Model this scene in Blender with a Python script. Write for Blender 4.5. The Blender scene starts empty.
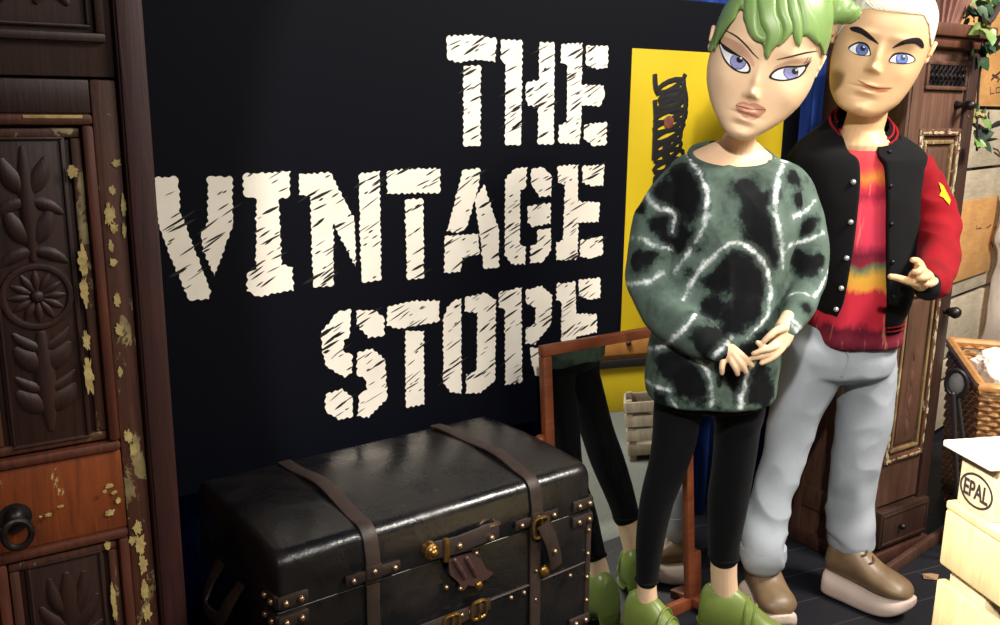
import bpy, bmesh, math, random
from mathutils import Vector, Matrix, noise
from mathutils.bvhtree import BVHTree
random.seed(7)
SC = bpy.context.scene
COL = SC.collection
V = Vector
PI = math.pi
# ------------------------------------------------------------------ camera
F = 905.0; H = 1.5
_a = math.radians(57.0); _p = math.radians(12.8); _r = math.radians(0.62)
FW = V((math.cos(_a)*math.cos(_p), math.sin(_a)*math.cos(_p), -math.sin(_p)))
_rt = V((math.sin(_a), -math.cos(_a), 0)); _up = _rt.cross(FW)
RT = _rt*math.cos(_r) + _up*math.sin(_r)
UPV = -_rt*math.sin(_r) + _up*math.cos(_r)
CAM = V((0, 0, H))
RH = V((math.sin(_a), -math.cos(_a), 0)); FH = V((math.cos(_a), math.sin(_a), 0)); UP = V((0, 0, 1))
def ray(px, py): return FW + RT*((px-500)/F) - UPV*((py-312.5)/F)
def at(px, py, z): return CAM + ray(px, py)*z
def onY(px, py, y): d = ray(px, py); return CAM + d*(y/d.y)
def onX(px, py, x): d = ray(px, py); return CAM + d*(x/d.x)
def onZ(px, py, z): d = ray(px, py); return CAM + d*((z-H)/d.z)
def onplane(px, py, o, n): d = ray(px, py); return CAM + d*((o-CAM).dot(n)/d.dot(n))
cd = bpy.data.cameras.new('camera'); cam = bpy.data.objects.new('camera', cd); COL.objects.link(cam)
cd.sensor_width = 36; cd.lens = 36*F/1000; cd.clip_start = 0.05
_m = Matrix((RT, UPV, -FW)).transposed().to_4x4(); _m.translation = CAM
cam.matrix_world = _m
SC.camera = cam
SC.view_settings.view_transform = 'Standard'; SC.view_settings.look = 'None'
SC.view_settings.gamma = 1; SC.view_settings.use_curve_mapping = False
SC.view_settings.exposure = 0.0
# ------------------------------------------------------------------ materials
def lin(c):
    f = lambda v: v/12.92 if v <= .04045 else ((v+.055)/1.055)**2.4
    return (f(c[0]/255), f(c[1]/255), f(c[2]/255), 1)
class NT:
    def __init__(s, name):
        s.m = bpy.data.materials.new(name); s.m.use_nodes = True
        s.n = s.m.node_tree.nodes; s.l = s.m.node_tree.links
        s.b = s.n['Principled BSDF']; s._co = None
    def add(s, t, **kw):
        o = s.n.new(t)
        for k, v in kw.items(): setattr(o, k, v)
        return o
    def link(s, a, b): s.l.new(a, b)
    def co(s):
        if not s._co: s._co = s.add('ShaderNodeTexCoord').outputs['Object']
        return s._co
    def mapped(s, scale=(1, 1, 1), rot=(0, 0, 0)):
        m = s.add('ShaderNodeMapping'); s.link(s.co(), m.inputs[0])
        m.inputs['Scale'].default_value = scale; m.inputs['Rotation'].default_value = rot
        return m.outputs[0]
    def noise(s, scale, vec=None, detail=4, rough=.5, dist=0):
        t = s.add('ShaderNodeTexNoise'); s.link(vec or s.co(), t.inputs['Vector'])
        t.inputs['Scale'].default_value = scale; t.inputs['Detail'].default_value = detail
        t.inputs['Roughness'].default_value = rough; t.inputs['Distortion'].default_value = dist
        return t.outputs['Fac']
    def ramp(s, fac, stops, interp='LINEAR'):
        r = s.add('ShaderNodeValToRGB'); s.link(fac, r.inputs[0]); e = r.color_ramp.elements
        r.color_ramp.interpolation = interp
        while len(e) < len(stops): e.new(.5)
        for i, (p, c) in enumerate(stops): e[i].position = p; e[i].color = c if len(c) == 4 else lin(c)
        return r.outputs[0]
    def mix(s, fac, a, b, mode='MIX'):
        m = s.add('ShaderNodeMix', data_type='RGBA', blend_type=mode)
        for i, x in ((0, fac), (6, a), (7, b)):
            if hasattr(x, 'is_linked'): s.link(x, m.inputs[i])
            else: m.inputs[i].default_value = x if i == 0 or len(x) == 4 else lin(x)
        return m.outputs[2]
    def math(s, op, a, b=0):
        m = s.add('ShaderNodeMath', operation=op)
        for i, x in ((0, a), (1, b)):
            if hasattr(x, 'is_linked'): s.link(x, m.inputs[i])
            else: m.inputs[i].default_value = x
        return m.outputs[0]
    def attr(s, name): return s.add('ShaderNodeAttribute', attribute_name=name).outputs['Fac']
    def out(s, col=None, rough=None, metal=None, spec=None, bump=None, strength=.3, dist=.003):
        for k, v in (('Base Color', col), ('Roughness', rough), ('Metallic', metal), ('Specular IOR Level', spec)):
            if v is None: continue
            if hasattr(v, 'is_linked'): s.link(v, s.b.inputs[k])
            else: s.b.inputs[k].default_value = lin(v) if k == 'Base Color' and len(v) == 3 else v
        if bump is not None:
            b = s.add('ShaderNodeBump'); b.inputs['Strength'].default_value = strength
            b.inputs['Distance'].default_value = dist
            s.link(bump, b.inputs['Height']); s.link(b.outputs[0], s.b.inputs['Normal'])
        return s.m
def simple(name, c, rough=.5, metal=0, c2=None, scale=30, bscale=0, bstr=.3, bdist=.002, spec=None):
    t = NT(name)
    col = t.ramp(t.noise(scale), [(.35, c), (.7, c2)]) if c2 else c
    t.out(col, rough, metal, spec, t.noise(bscale, detail=3) if bscale else None, bstr, bdist)
    return t.m
def wood(name, c1, c2, rough=.5, flake=None, flake_col=(196, 176, 118), grain=(60, 60, 4), bstr=.35, fscale=14):
    t = NT(name)
    g = t.noise(1.0, t.mapped(grain), 6, .6, 1.2)
    col = t.ramp(g, [(.3, c1), (.7, c2)])
    big = t.noise(5, detail=3)
    col = t.mix(t.math('MULTIPLY', t.math('SUBTRACT', big, .35), .9), col, tuple(int(x*.45) for x in c1))
    h = g
    if flake is not None:
        f = t.noise(fscale, t.mapped((1.6, 1.6, .8)), 7, .68, .5)
        msk = t.ramp(f, [(flake, (0, 0, 0)), (flake+.02, (255, 255, 255))])
        f2 = t.noise(40, detail=2)
        col = t.mix(msk, col, t.ramp(f2, [(.3, tuple(int(x*.7) for x in flake_col)), (.65, flake_col)]))
        h = t.math('ADD', g, t.math('MULTIPLY', f, 1.5))
    t.out(col, rough, 0, .4, h, bstr, .003)
    return t.m
def fabric(name, c, c2=None, rough=.9, scale=400, var=8, bstr=.25):
    t = NT(name)
    col = t.ramp(t.noise(var, detail=5), [(.3, c), (.7, c2 or c)])
    t.out(col, rough, 0, .2, t.noise(scale, detail=2), bstr, .0015)
    t.b.inputs['Sheen Weight'].default_value = .02
    return t.m
# ------------------------------------------------------------------ object helpers
def finish(name, me, mats, parent=None, smooth=True, angle=None):
    if not isinstance(mats, (list, tuple)): mats = [mats]
    o = bpy.data.objects.new(name, me); COL.objects.link(o)
    if len(me.materials): me.materials.clear()
    for m in mats: me.materials.append(m)
    for p in me.polygons: p.use_smooth = smooth
    if smooth and angle:
        me.set_sharp_from_angle(angle=math.radians(angle))
    if parent:
        o.parent = parent
        pw = Matrix.Translation(parent.location) if not parent.parent else Matrix.Translation(parent['_w'] if '_w' in parent else (0, 0, 0))
        o.matrix_parent_inverse = pw.inverted()
    return o
def obj(name, bm, mats, parent=None, smooth=True, angle=40):
    me = bpy.data.meshes.new(name)
    bmesh.ops.recalc_face_normals(bm, faces=bm.faces[:])
    bm.to_mesh(me); bm.free()
    return finish(name, me, mats, parent, smooth, angle)
def tag(o, label, cat, group=None):
    o['label'] = label; o['category'] = cat
    if group: o['group'] = group
    return o
def thing(name, label, cat, loc=(0, 0, 0), group=None):
    o = bpy.data.objects.new(name, None); COL.objects.link(o); o.location = loc
    o.empty_display_size = .05
    return tag(o, label, cat, group)
def structure(o): o['kind'] = 'structure'; return o
def B(): return bmesh.new()
def box(bm, c, s, R=None, bev=0, seg=2):
    """box centred at c with size s, rotated by 3x3 R"""
    r = bmesh.ops.create_cube(bm, size=1)
    vs = r['verts']
    M4 = Matrix.Translation(V(c)) @ (R.to_4x4() if R else Matrix.Identity(4)) @ Matrix.Diagonal((s[0], s[1], s[2], 1))
    bmesh.ops.transform(bm, matrix=M4, verts=vs)
    if bev:
        es = list({e for v in vs for e in v.link_edges})
        bmesh.ops.bevel(bm, geom=es, offset=bev, segments=seg, affect='EDGES', profile=.5)
    return bm
def bx(bm, x0, x1, y0, y1, z0, z1, bev=0, seg=2):
    return box(bm, ((x0+x1)/2, (y0+y1)/2, (z0+z1)/2), (abs(x1-x0), abs(y1-y0), abs(z1-z0)), None, bev, seg)
def loft(bm, rings, caps=True, closed=True):
    vs = [[bm.verts.new(p) for p in r] for r in rings]
    n = len(rings[0])
    for a, b in zip(vs, vs[1:]):
        for i in range(n if closed else n-1):
            j = (i+1) % n
            try: bm.faces.new((a[i], a[j], b[j], b[i]))
            except ValueError: pass
    if caps and closed:
        for r, f in ((vs[0], True), (vs[-1], False)):
            c = bm.verts.new(sum((v.co for v in r), V())/n)
            for i in range(n):
                j = (i+1) % n
                bm.faces.new((r[j], r[i], c) if f else (r[i], r[j], c))
    return vs
def catmull(pts, n=6, closed=False):
    out = []; N = len(pts)
    rng = range(N) if closed else range(N-1)
    for i in rng:
        g = (lambda k: pts[k % N]) if closed else (lambda k: pts[min(max(k, 0), N-1)])
        p0, p1, p2, p3 = g(i-1), g(i), g(i+1), g(i+2)
        for k in range(n):
            t = k/n
            out.append(tuple(.5*(2*b+(c-a)*t+(2*a-5*b+4*c-d)*t*t+(-a+3*b-3*c+d)*t**3) for a, b, c, d in zip(p0, p1, p2, p3)))
    if not closed: out.append(tuple(pts[-1]))
    return out
def tube(bm, pts, rad, seg=12, flat=1.0, fdir=None, round_caps=True, sub=0):
    """tapered tube through pts; flat scales the section across fdir"""
    pts = [V(p) for p in pts]
    rad = list(rad) if hasattr(rad, '__iter__') else [rad]*len(pts)
    if sub:
        q = catmull([tuple(p)+(r,) for p, r in zip(pts, rad)], sub)
        pts = [V(x[:3]) for x in q]; rad = [x[3] for x in q]
    rings = []; n = len(pts); u = None
    for i in range(n):
        t = (pts[min(i+1, n-1)]-pts[max(i-1, 0)])
        t = t.normalized() if t.length > 1e-9 else V((0, 0, 1))
        if fdir is not None:
            u = (V(fdir)-t*V(fdir).dot(t)).normalized()
        elif u is None:
            u = t.orthogonal().normalized()
        else:
            u = (u-t*u.dot(t)).normalized()
        w = t.cross(u)
        def ring(c, r):
            return [c+u*(math.cos(k*2*PI/seg)*r*flat)+w*(math.sin(k*2*PI/seg)*r) for k in range(seg)]
        if i == 0 and round_caps:
            for k in (.15, .5, .85): rings.append(ring(pts[0]-t*rad[0]*math.cos(k*PI/2)*flat, rad[0]*math.sin(k*PI/2)))
        rings.append(ring(pts[i], rad[i]))
        if i == n-1 and round_caps:
            for k in (.85, .5, .15): rings.append(ring(pts[i]+t*rad[i]*math.cos(k*PI/2)*flat, rad[i]*math.sin(k*PI/2)))
    loft(bm, rings)
    return bm
def ribbon(bm, pts, normals, w, th, wdir=None):
    """flat strap through pts, thickness along normals"""
    rings = []; n = len(pts)
    for i in range(n):
        t = (V(pts[min(i+1, n-1)])-V(pts[max(i-1, 0)])).normalized()
        nn = (V(normals[i])-t*V(normals[i]).dot(t)).normalized()
        s = V(wdir) if wdir is not None else t.cross(nn)
        p = V(pts[i])
        rings.append([p-s*w/2, p-s*w/2+nn*th*.8, p-s*w*.35+nn*th, p+s*w*.35+nn*th, p+s*w/2+nn*th*.8, p+s*w/2])
    loft(bm, rings)
def sphere(bm, c, r, seg=12, scale=(1, 1, 1), R=None):
    m = Matrix.Translation(V(c)) @ (R.to_4x4() if R else Matrix.Identity(4)) @ Matrix.Diagonal((scale[0], scale[1], scale[2], 1))
    bmesh.ops.create_uvsphere(bm, u_segments=seg, v_segments=max(6, seg//2+2), radius=r, matrix=m)
def remesh(bm, voxel, iters=4, fac=.5):
    me = bpy.data.meshes.new('tmp'); bmesh.ops.recalc_face_normals(bm, faces=bm.faces[:]); bm.to_mesh(me); bm.free()
    o = bpy.data.objects.new('tmp', me); COL.objects.link(o)
    m = o.modifiers.new('r', 'REMESH'); m.mode = 'VOXEL'; m.voxel_size = voxel; m.use_smooth_shade = True
    if iters:
        s = o.modifiers.new('s', 'SMOOTH'); s.factor = fac; s.iterations = iters
    dg = bpy.context.evaluated_depsgraph_get(); dg.update()
    r = bpy.data.meshes.new_from_object(o.evaluated_get(dg))
    bpy.data.objects.remove(o); bpy.data.meshes.remove(me)
    return r
def fold(me, amp, scale, stretch=(1, 1, 1), seed=0.0, amp2=0, scale2=1, fn=None):
    """cloth folds: moves the vertices along their normals"""
    nn = [v.normal.copy() for v in me.vertices]
    for v, n in zip(me.vertices, nn):
        p = V((v.co.x*stretch[0], v.co.y*stretch[1], v.co.z*stretch[2]))
        a = amp*noise.noise(p*scale+V((seed, 0, 0)))
        if amp2: a += amp2*(1-2*abs(noise.noise(p*scale2+V((0, seed+5, 0)))))
        if fn: a *= fn(v.co)
        v.co += n*a
    me.update()
def bvh_of(me): return BVHTree.FromPolygons([v.co[:] for v in me.vertices], [p.vertices[:] for p in me.polygons])
def hit(bvh, px, py):
    d = ray(px, py).normalized()
    r = bvh.ray_cast(CAM, d)
    if r[0] is None:
        q = bvh.find_nearest(CAM+d*2.3)
        return q[0], q[1]
    n = r[1] if r[1].dot(d) < 0 else -r[1]
    return r[0], n
def inpoly(x, y, P):
    r = False; j = len(P)-1
    for i in range(len(P)):
        if (P[i][1] > y) != (P[j][1] > y) and x < (P[j][0]-P[i][0])*(y-P[i][1])/(P[j][1]-P[i][1])+P[i][0]: r = not r
        j = i
    return r
def project(P):
    v = V(P)-CAM; z = v.dot(FW)
    return 500+F*v.dot(RT)/z, 312.5-F*v.dot(UPV)/z
def paint_bm(poly, bvh, off, step=2.0, bm=None):
    """a painted shape lying on a surface: poly is an outline, laid on the surface with thickness off"""
    bm = bm or B(); t = B()
    f = t.faces.new([t.verts.new((x, y, 0)) for x, y in poly])
    bmesh.ops.triangulate(t, faces=[f])
    xs = [p[0] for p in poly]; ys = [p[1] for p in poly]
    x = min(xs)+step
    while x < max(xs):
        bmesh.ops.bisect_plane(t, geom=t.verts[:]+t.edges[:]+t.faces[:], plane_co=(x, 0, 0), plane_no=(1, 0, 0)); x += step
    y = min(ys)+step
    while y < max(ys):
        bmesh.ops.bisect_plane(t, geom=t.verts[:]+t.edges[:]+t.faces[:], plane_co=(0, y, 0), plane_no=(0, 1, 0)); y += step
    mp = {}
    for v in t.verts:
        p, n = hit(bvh, v.co.x, v.co.y)
        mp[v] = bm.verts.new(p+n*off)
    for f in t.faces:
        try: bm.faces.new([mp[v] for v in f.verts])
        except ValueError: pass
    t.free()
    return bm
def relief_bm(poly, bvh, base, h, w, cen, step=1.3):
    """a moulded raised shape lying on a surface, rounded towards its outline (w in traced units)"""
    bm = B(); t = B()
    f = t.faces.new([t.verts.new((x, y, 0)) for x, y in poly])
    bmesh.ops.triangulate(t, faces=[f], ngon_method='EAR_CLIP')
    for ax in (0, 1):
        lo = min(p[ax] for p in poly); hi = max(p[ax] for p in poly); q = lo+step
        no = (1, 0, 0) if ax == 0 else (0, 1, 0)
        while q < hi:
            bmesh.ops.bisect_plane(t, geom=t.verts[:]+t.edges[:]+t.faces[:], plane_co=(q, q, 0), plane_no=no); q += step
    n = len(poly); mp = {}
    segs = [(V(poly[i]), V(poly[(i+1) % n])) for i in range(n)]
    for v in t.verts:
        p2 = V((v.co.x, v.co.y)); d = 1e9
        for a, b in segs:
            e = b-a; s = max(0, min(1, (p2-a).dot(e)/max(e.length_squared, 1e-9))); d = min(d, (a+e*s-p2).length)
        q = min(d/w, 1)
        p, nn = hit(bvh, v.co.x, v.co.y); nn = (p-cen).normalized()
        mp[v] = bm.verts.new(p+nn*(base+h*math.sqrt(max(0, 1-(1-q)**2))))
    for f in t.faces:
        try: bm.faces.new([mp[v] for v in f.verts])
        except ValueError: pass
    t.free(); return bm
def surf_tube(bm, pts, rad, bvh, lift=0, flat=.5, sub=4, seg=8):
    """bead following a surface"""
    q = catmull([(x, y, r) for (x, y), r in zip(pts, rad)], sub)
    P = []; R_ = []
    for x, y, r in q:
        p, n = hit(bvh, x, y); P.append(p+n*lift); R_.append(max(r, .0004))
    tube(bm, P, R_, seg, 1, None, True)
# ------------------------------------------------------------------ shared materials
M_signblack = NT('sign_black'); M_signblack.out((7, 9, 17), .6, 0, .08, M_signblack.noise(300), .05, .001); M_signblack = M_signblack.m
M_letter = simple('letter_white', (238, 231, 218), .5, c2=(228, 220, 206), scale=9)
M_yellow = simple('poster_yellow', (200, 174, 15), .5, c2=(192, 164, 12), scale=4)
M_black = simple('black_print', (9, 9, 12), .5)
M_carved = wood('carved_wood', (38, 21, 18), (56, 31, 24), .5)
M_oldwood = wood('old_wood', (68, 33, 23), (100, 50, 30), .55)
M_flaked = wood('flaking_painted_wood', (56, 31, 22), (90, 48, 30), .6, flake=.565, flake_col=(150, 134, 92))
M_flaked2 = wood('flaking_painted_wood_light', (70, 42, 32), (112, 70, 48), .6, flake=.575, flake_col=(190, 180, 148), fscale=18)
M_browncab = wood('brown_cabinet_wood', (70, 47, 37), (104, 71, 54), .55)
M_darkcab = wood('dark_cabinet_wood', (40, 26, 22), (64, 40, 30), .5)
M_iron = simple('dark_iron', (34, 30, 34), .4, .7, (60, 52, 50), 40, 60, .3)
M_flakepaint = simple('flake_paint', (192, 172, 112), .8, 0, (150, 128, 78), 60, 200, .5)
# ------------------------------------------------------------------ floor, curtain
def floor_mat():
    t = NT('carpet_grey')
    t.out(t.ramp(t.noise(180, detail=3), [(.3, (84, 86, 82)), (.7, (104, 106, 100))]), .95, 0, .1, t.noise(500), .4, .004)
    return t.m
bm = B(); bx(bm, -6, 9, -8, 4, -.06, -.003)
structure(obj('floor', bm, floor_mat(), smooth=False))
t = NT('dark_stage_boards')
br = t.add('ShaderNodeTexBrick'); t.link(t.mapped((1, 1, 1), (0, 0, .16)), br.inputs[0])
br.inputs['Scale'].default_value = 1.0; br.inputs['Mortar Size'].default_value = .003
br.inputs['Brick Width'].default_value = 1.2; br.inputs['Row Height'].default_value = .14
br.inputs['Color1'].default_value = lin((26, 26, 32)); br.inputs['Color2'].default_value = lin((20, 21, 27)); br.inputs['Mortar'].default_value = lin((48, 46, 48))
t.out(br.outputs[0], .6, 0, .3, t.noise(60), .1, .002)
bm = B(); bx(bm, -1.4, 5.4, 1.12, 3.2, -.003, 0, .001)
o = obj('display_platform', bm, t.m, smooth=False); structure(o)
# blue curtain
t = NT('curtain_blue')
t.out(t.ramp(t.noise(60, t.mapped((1, 1, .05)), 4), [(.3, (24, 48, 120)), (.7, (42, 78, 158))]), .8, 0, .25, t.noise(300), .2, .001)
bm = B()
NX = 900
rows = []
for z in (0.01, .5, 1.2, 2.0, 2.9):
    r = []
    for i in range(NX+1):
        x = -1.6+i*(5.1/NX)
        y = 2.28+.028*math.sin(x*2*PI/.115+.6*math.sin(x*3.1)+.15*z)+.02*math.sin(x*7.3+.4*z)
        r.append(V((x, y, z)))
    rows.append(r)
vs = [[bm.verts.new(p) for p in r] for r in rows]
for a, b in zip(vs, vs[1:]):
    for i in range(NX): bm.faces.new((a[i], a[i+1], b[i+1], b[i]))
ext = bmesh.ops.extrude_face_region(bm, geom=bm.faces[:])
bmesh.ops.translate(bm, vec=(0, .004, 0), verts=[v for v in ext['geom'] if isinstance(v, bmesh.types.BMVert)])
tag(obj('curtain', bm, t.m, angle=None), 'deep blue pleated curtain hanging behind the black shop sign', 'curtain')
# ------------------------------------------------------------------ sign
from mathutils.geometry import tessellate_polygon
SY = 2.0
sign = thing('shop_sign', 'large black sign with white scribbled stencil words and a yellow picture', 'sign', (1.4, SY, .6))
bm = B(); bx(bm, .40, 2.455, SY, SY+.04, .625, 1.805, .003)
# small rounding of the top follows the photographed straight edge
panel = obj('panel', bm, M_signblack, sign, smooth=False)
pc = [onY(632, 50, SY), onY(622, 330, SY), onY(770, 144, SY)]
bm = B(); bx(bm, pc[0].x, 2.375, SY-.0012, SY, .70, pc[0].z+.005)
poster = obj('yellow_picture', bm, M_yellow, sign, smooth=False)
rnd = random.Random(3)
def jag(poly, amp=.0034, step=.0075):
    """scribbled outline: resample and push in and out"""
    out = []; n = len(poly); k = 0
    area = sum(poly[i][0]*poly[(i+1) % n][1]-poly[(i+1) % n][0]*poly[i][1] for i in range(n))
    sg = 1 if area > 0 else -1
    for i in range(n):
        a = V(poly[i]); b = V(poly[(i+1) % n]); L = (b-a).length
        if L < 1e-6: continue
        m = max(1, int(L/step)); nn = V(((b-a).y, -(b-a).x))/L*sg
        for j in range(m):
            t_ = (j+rnd.uniform(-.28, .28)*(j > 0))/m
            o = (rnd.random()*.9+.1)*(amp if k % 2 else -amp*.6)
            if rnd.random() < .10: o *= 1.3
            p = a.lerp(b, t_)+nn*o; out.append((p.x, p.y)); k += 1
    return out
def letter(pieces, zoom):
    """pieces: stencil strokes of one letter; zoom = (x0, y0, scale) of the traced crop"""
    bm = B(); x0, y0, s = zoom
    allp = []
    for pc_ in pieces:
        P = []
        for x, y in pc_:
            w = onY(x0+x/s, y0+y/s, SY); P.append((w.x, w.z))
        allp.append(P)
        J = catmull(jag(P), 3, True)
        vv = [bm.verts.new((x, SY-.0006, z)) for x, z in J]
        for tri in tessellate_polygon([[V((x, z, 0)) for x, z in J]]):
            try: bm.faces.new([vv[i] for i in tri])
            except ValueError: pass
    # pen slits
    for P in allp:
        xs = [p[0] for p in P]; zs = [p[1] for p in P]
        A = (max(xs)-min(xs))*(max(zs)-min(zs))
        for k in range(max(4, int(A/.00085))):
            cx = rnd.uniform(min(xs), max(xs)); cz = rnd.uniform(min(zs), max(zs))
            if not inpoly(cx, cz, P): continue
            L = rnd.choice((.016, .026, .042, .06)) * rnd.uniform(.7, 1.2); w = rnd.uniform(.0009, .0024)*(1.7 if L > .035 and rnd.random() < .6 else 1)
            an = math.radians(rnd.uniform(20, 34)); d = V((math.cos(an), math.sin(an))); n_ = V((-d.y, d.x))
            pts = [(-1, 0), (-.5, .8), (.1, 1), (.7, .55), (1, 0), (.5, -.7), (-.2, -1), (-.7, -.6)]
            vv = []
            for a_, b_ in pts:
                q = V((cx, cz))+d*(a_*L/2)+n_*(b_*w)
                vv.append(bm.verts.new((q.x, SY-.0010, q.y)))
            bm.faces.new(vv).material_index = 1
    me = bpy.data.meshes.new('letter')
    for f in bm.faces:
        f.normal_update()
        if f.normal.y > 0: f.normal_flip()
    bm.to_mesh(me); bm.free()
    finish('letter', me, [M_letter, M_black], sign, smooth=False)
Z1 = (440, 20, 4.806); Z2 = (150, 160, 4.165); Z3 = (370, 150, 4.0); Z4 = (300, 260, 3.125)
letter([[(32,80),(150,72),(270,90),(265,198),(170,190),(85,203),(35,185)], [(113,222),(195,222),(193,605),(113,605)]], Z1)
letter([[(292,95),(395,100),(388,600),(312,600),(315,215),(295,195)], [(478,108),(550,110),(545,595),(470,597),(472,412),(425,412),(412,380),(412,308),(450,292),(475,290)]], Z1)
letter([[(582,118),(683,110),(680,312),(785,315),(792,365),(770,412),(680,410),(678,495),(668,595),(572,590),(572,510),(610,490),(612,215),(582,205)], [(703,125),(808,125),(805,228),(755,235),(700,215)], [(692,505),(800,490),(798,598),(735,607),(692,570)]], Z1)
letter([[(18,75),(110,68),(120,110),(122,210),(252,545),(245,578),(165,585),(75,380),(35,260),(20,150)], [(242,68),(342,70),(345,270),(325,320),(268,485),(225,380),(212,310),(242,255)]], Z2)
letter([[(388,60),(480,55),(580,46),(582,150),(535,165),(547,435),(590,448),(597,540),(450,568),(405,545),(405,470),(442,455),(442,160),(390,150)]], Z2)
letter([[(620,60),(750,53),(800,150),(852,250),(857,445),(762,264),(764,522),(680,530),(668,155),(622,145)], [(870,60),(955,45),(962,500),(882,508),(875,300)]], Z2)
letter([[(68,85),(180,75),(280,75),(278,170),(180,172),(70,175)], [(140,198),(212,196),(215,512),(148,516)]], Z3)
letter([[(372,80),(440,75),(435,140),(385,310),(360,328),(308,325)], [(455,138),(515,320),(514,470),(455,473),(440,340),(418,200)], [(298,345),(432,335),(437,415),(370,430),(360,487),(298,490)]], Z3)
letter([[(580,75),(627,68),(622,150),(600,160),(598,375),(622,388),(620,455),(565,455),(540,420),(540,120)], [(645,75),(690,68),(725,100),(724,182),(680,186),(645,140)], [(630,225),(722,213),(722,292),(650,307),(630,290)], [(670,320),(722,313),(724,400),(690,448),(642,452),(642,385),(668,375)]], Z3)
letter([[(750,65),(832,58),(830,207),(918,210),(914,285),(832,292),(830,425),(822,437),(745,440),(745,372),(772,360),(780,140),(752,130)], [(850,65),(937,58),(932,142),(890,145),(850,130)], [(840,362),(930,345),(930,417),(880,435),(840,425)]], Z3)
letter([[(115,165),(158,153),(155,235),(138,250),(135,285),(162,295),(162,350),(140,367),(85,335),(70,290),(68,225)], [(175,158),(235,158),(262,180),(262,237),(215,242),(178,200)], [(178,290),(225,278),(265,310),(272,430),(215,492),(180,487),(185,420),(208,405),(205,370),(178,360)], [(80,420),(130,403),(164,430),(165,490),(120,499),(80,470)]], Z4)
letter([[(272,147),(350,128),(434,128),(434,192),(310,214),(272,205)], [(329,222),(386,222),(388,450),(331,460)]], Z4)
letter([[(480,128),(503,120),(504,417),(470,412),(448,385),(448,180),(460,150)], [(515,118),(580,103),(611,125),(609,375),(565,414),(519,417),(520,360),(552,345),(555,165),(515,160)]], Z4)
letter([[(622,102),(691,86),(693,380),(642,390),(640,155),(622,147)], [(705,95),(755,81),(787,110),(783,200),(735,262),(705,262),(705,215),(735,200),(737,150),(707,135)], [(718,275),(750,275),(752,368),(735,360),(722,310)]], Z4)
letter([[(802,75),(860,68),(862,168),(927,170),(927,225),(862,240),(860,350),(800,362),(800,305),(815,295),(818,132),(802,125)], [(870,62),(937,56),(938,117),(905,124),(872,112)], [(870,285),(935,275),(935,335),(872,350)]], Z4)
# black scribbled figure on the yellow picture
bm = B()
def py_(px, py, dy=.003): return onY(px, py, SY-dy)
coil = []
for i in range(150):
    t_ = i/149; y = 80+t_*118
    cx = 671-2.5*t_+1.5*math.sin(t_*9)
    coil.append(py_(cx+14.5*math.cos(i*.5)*(1-.12*math.sin(t_*14)), y+7*math.sin(i*.5)-6*math.cos(i*.5)))
for i in range(len(coil)-1):
    a, b = coil[i], coil[i+1]
tube(bm, coil, .0088, 6, .12, (0, 1, 0), False)
tube(bm, [py_(*p) for p in ((660, 98), (671, 97), (681, 99), (672, 108), (661, 107), (680, 110))], [.015]*6, 8, .06, (0, 1, 0), True, 5)
tube(bm, [py_(*p) for p in ((655, 74), (656, 88), (659, 95))], [.008, .009, .007], 8, .12, (0, 1, 0), True, 4)
tube(bm, [py_(*p) for p in ((683, 82), (686, 100), (684, 118), (681, 132))], [.009, .01, .009, .008], 8, .12, (0, 1, 0), True, 4)
tube(bm, [py_(*p) for p in ((655, 100), (656, 118), (655, 140), (654, 160))], [.008, .009, .009, .008], 8, .12, (0, 1, 0), True, 4)
tube(bm, [py_(*p) for p in ((668, 140), (666, 155), (670, 165), (664, 180), (670, 195))], [.016]*5, 8, .06, (0, 1, 0), True, 4)
drw = obj('scribble_drawing', bm, M_black, sign)
bm = B(); c = py_(669, 122, .004); sphere(bm, c, .019, 16, (1, .08, 1))
obj('brown_spot', bm, simple('spot_brown', (120, 66, 44), .5, c2=(86, 44, 32), scale=40), sign)
# ------------------------------------------------------------------ carved wardrobes
def leafshape(bm, c, L, w, ang, th, y, curl=0.3):
    """raised leaf lying on a vertical front at depth y"""
    d = V((math.cos(ang), 0, math.sin(ang))); n = V((-d.z, 0, d.x))
    P = []; R_ = []
    for i in range(8):
        t_ = i/7
        P.append(V(c)+d*(L*t_)+n*(curl*L*t_*t_)); R_.append(w*(math.sin(PI*(.12+.80*t_))**.8))
    P = [V((p.x, y, p.z)) for p in P]
    tube(bm, P, R_, 10, .6*th/w, (0, 1, 0), True)
def frame(bm, x0, x1, z0, z1, w, y0, y1, bev=.003):
    bx(bm, x0, x1, y0, y1, z1-w, z1, bev); bx(bm, x0, x1, y0, y1, z0, z0+w, bev)
    bx(bm, x0, x0+w, y0, y1, z0+w, z1-w, bev); bx(bm, x1-w, x1, y0, y1, z0+w, z1-w, bev)
WY = 1.62
wl = thing('carved_wardrobe', 'dark carved wooden wardrobe with flaking cream paint, left of the black sign', 'wardrobe', (0, 1.9, 0))
bm = B()
bx(bm, -.348, .347, WY+.035, WY+.52, .05, 2.02, .004)
obj('carcass', bm, M_carved, wl, smooth=False)
for x0, x1 in ((.302, .349), (-.349, -.302)):
    bm = B(); bx(bm, x0, x1, WY-.008, WY+.04, 0, 2.02, .005)
    bx(bm, x0+.004, x1-.004, WY-.012, WY, .03, 1.99, .003)
    obj('post', bm, wood('post_wood', (48, 24, 23), (68, 34, 30), .55), wl)
bm = B(); bx(bm, -.302, .302, WY-.005, WY+.04, 0, .12, .004); bx(bm, -.302, .302, WY-.02, WY+.02, .10, .125, .006)
obj('plinth', bm, M_carved, wl)
bm = B(); bx(bm, -.38, .38, WY-.05, WY+.54, 2.02, 2.06, .008); bx(bm, -.365, .365, WY-.035, WY+.53, 1.98, 2.02, .012)
obj('cornice', bm, M_carved, wl)
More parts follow.
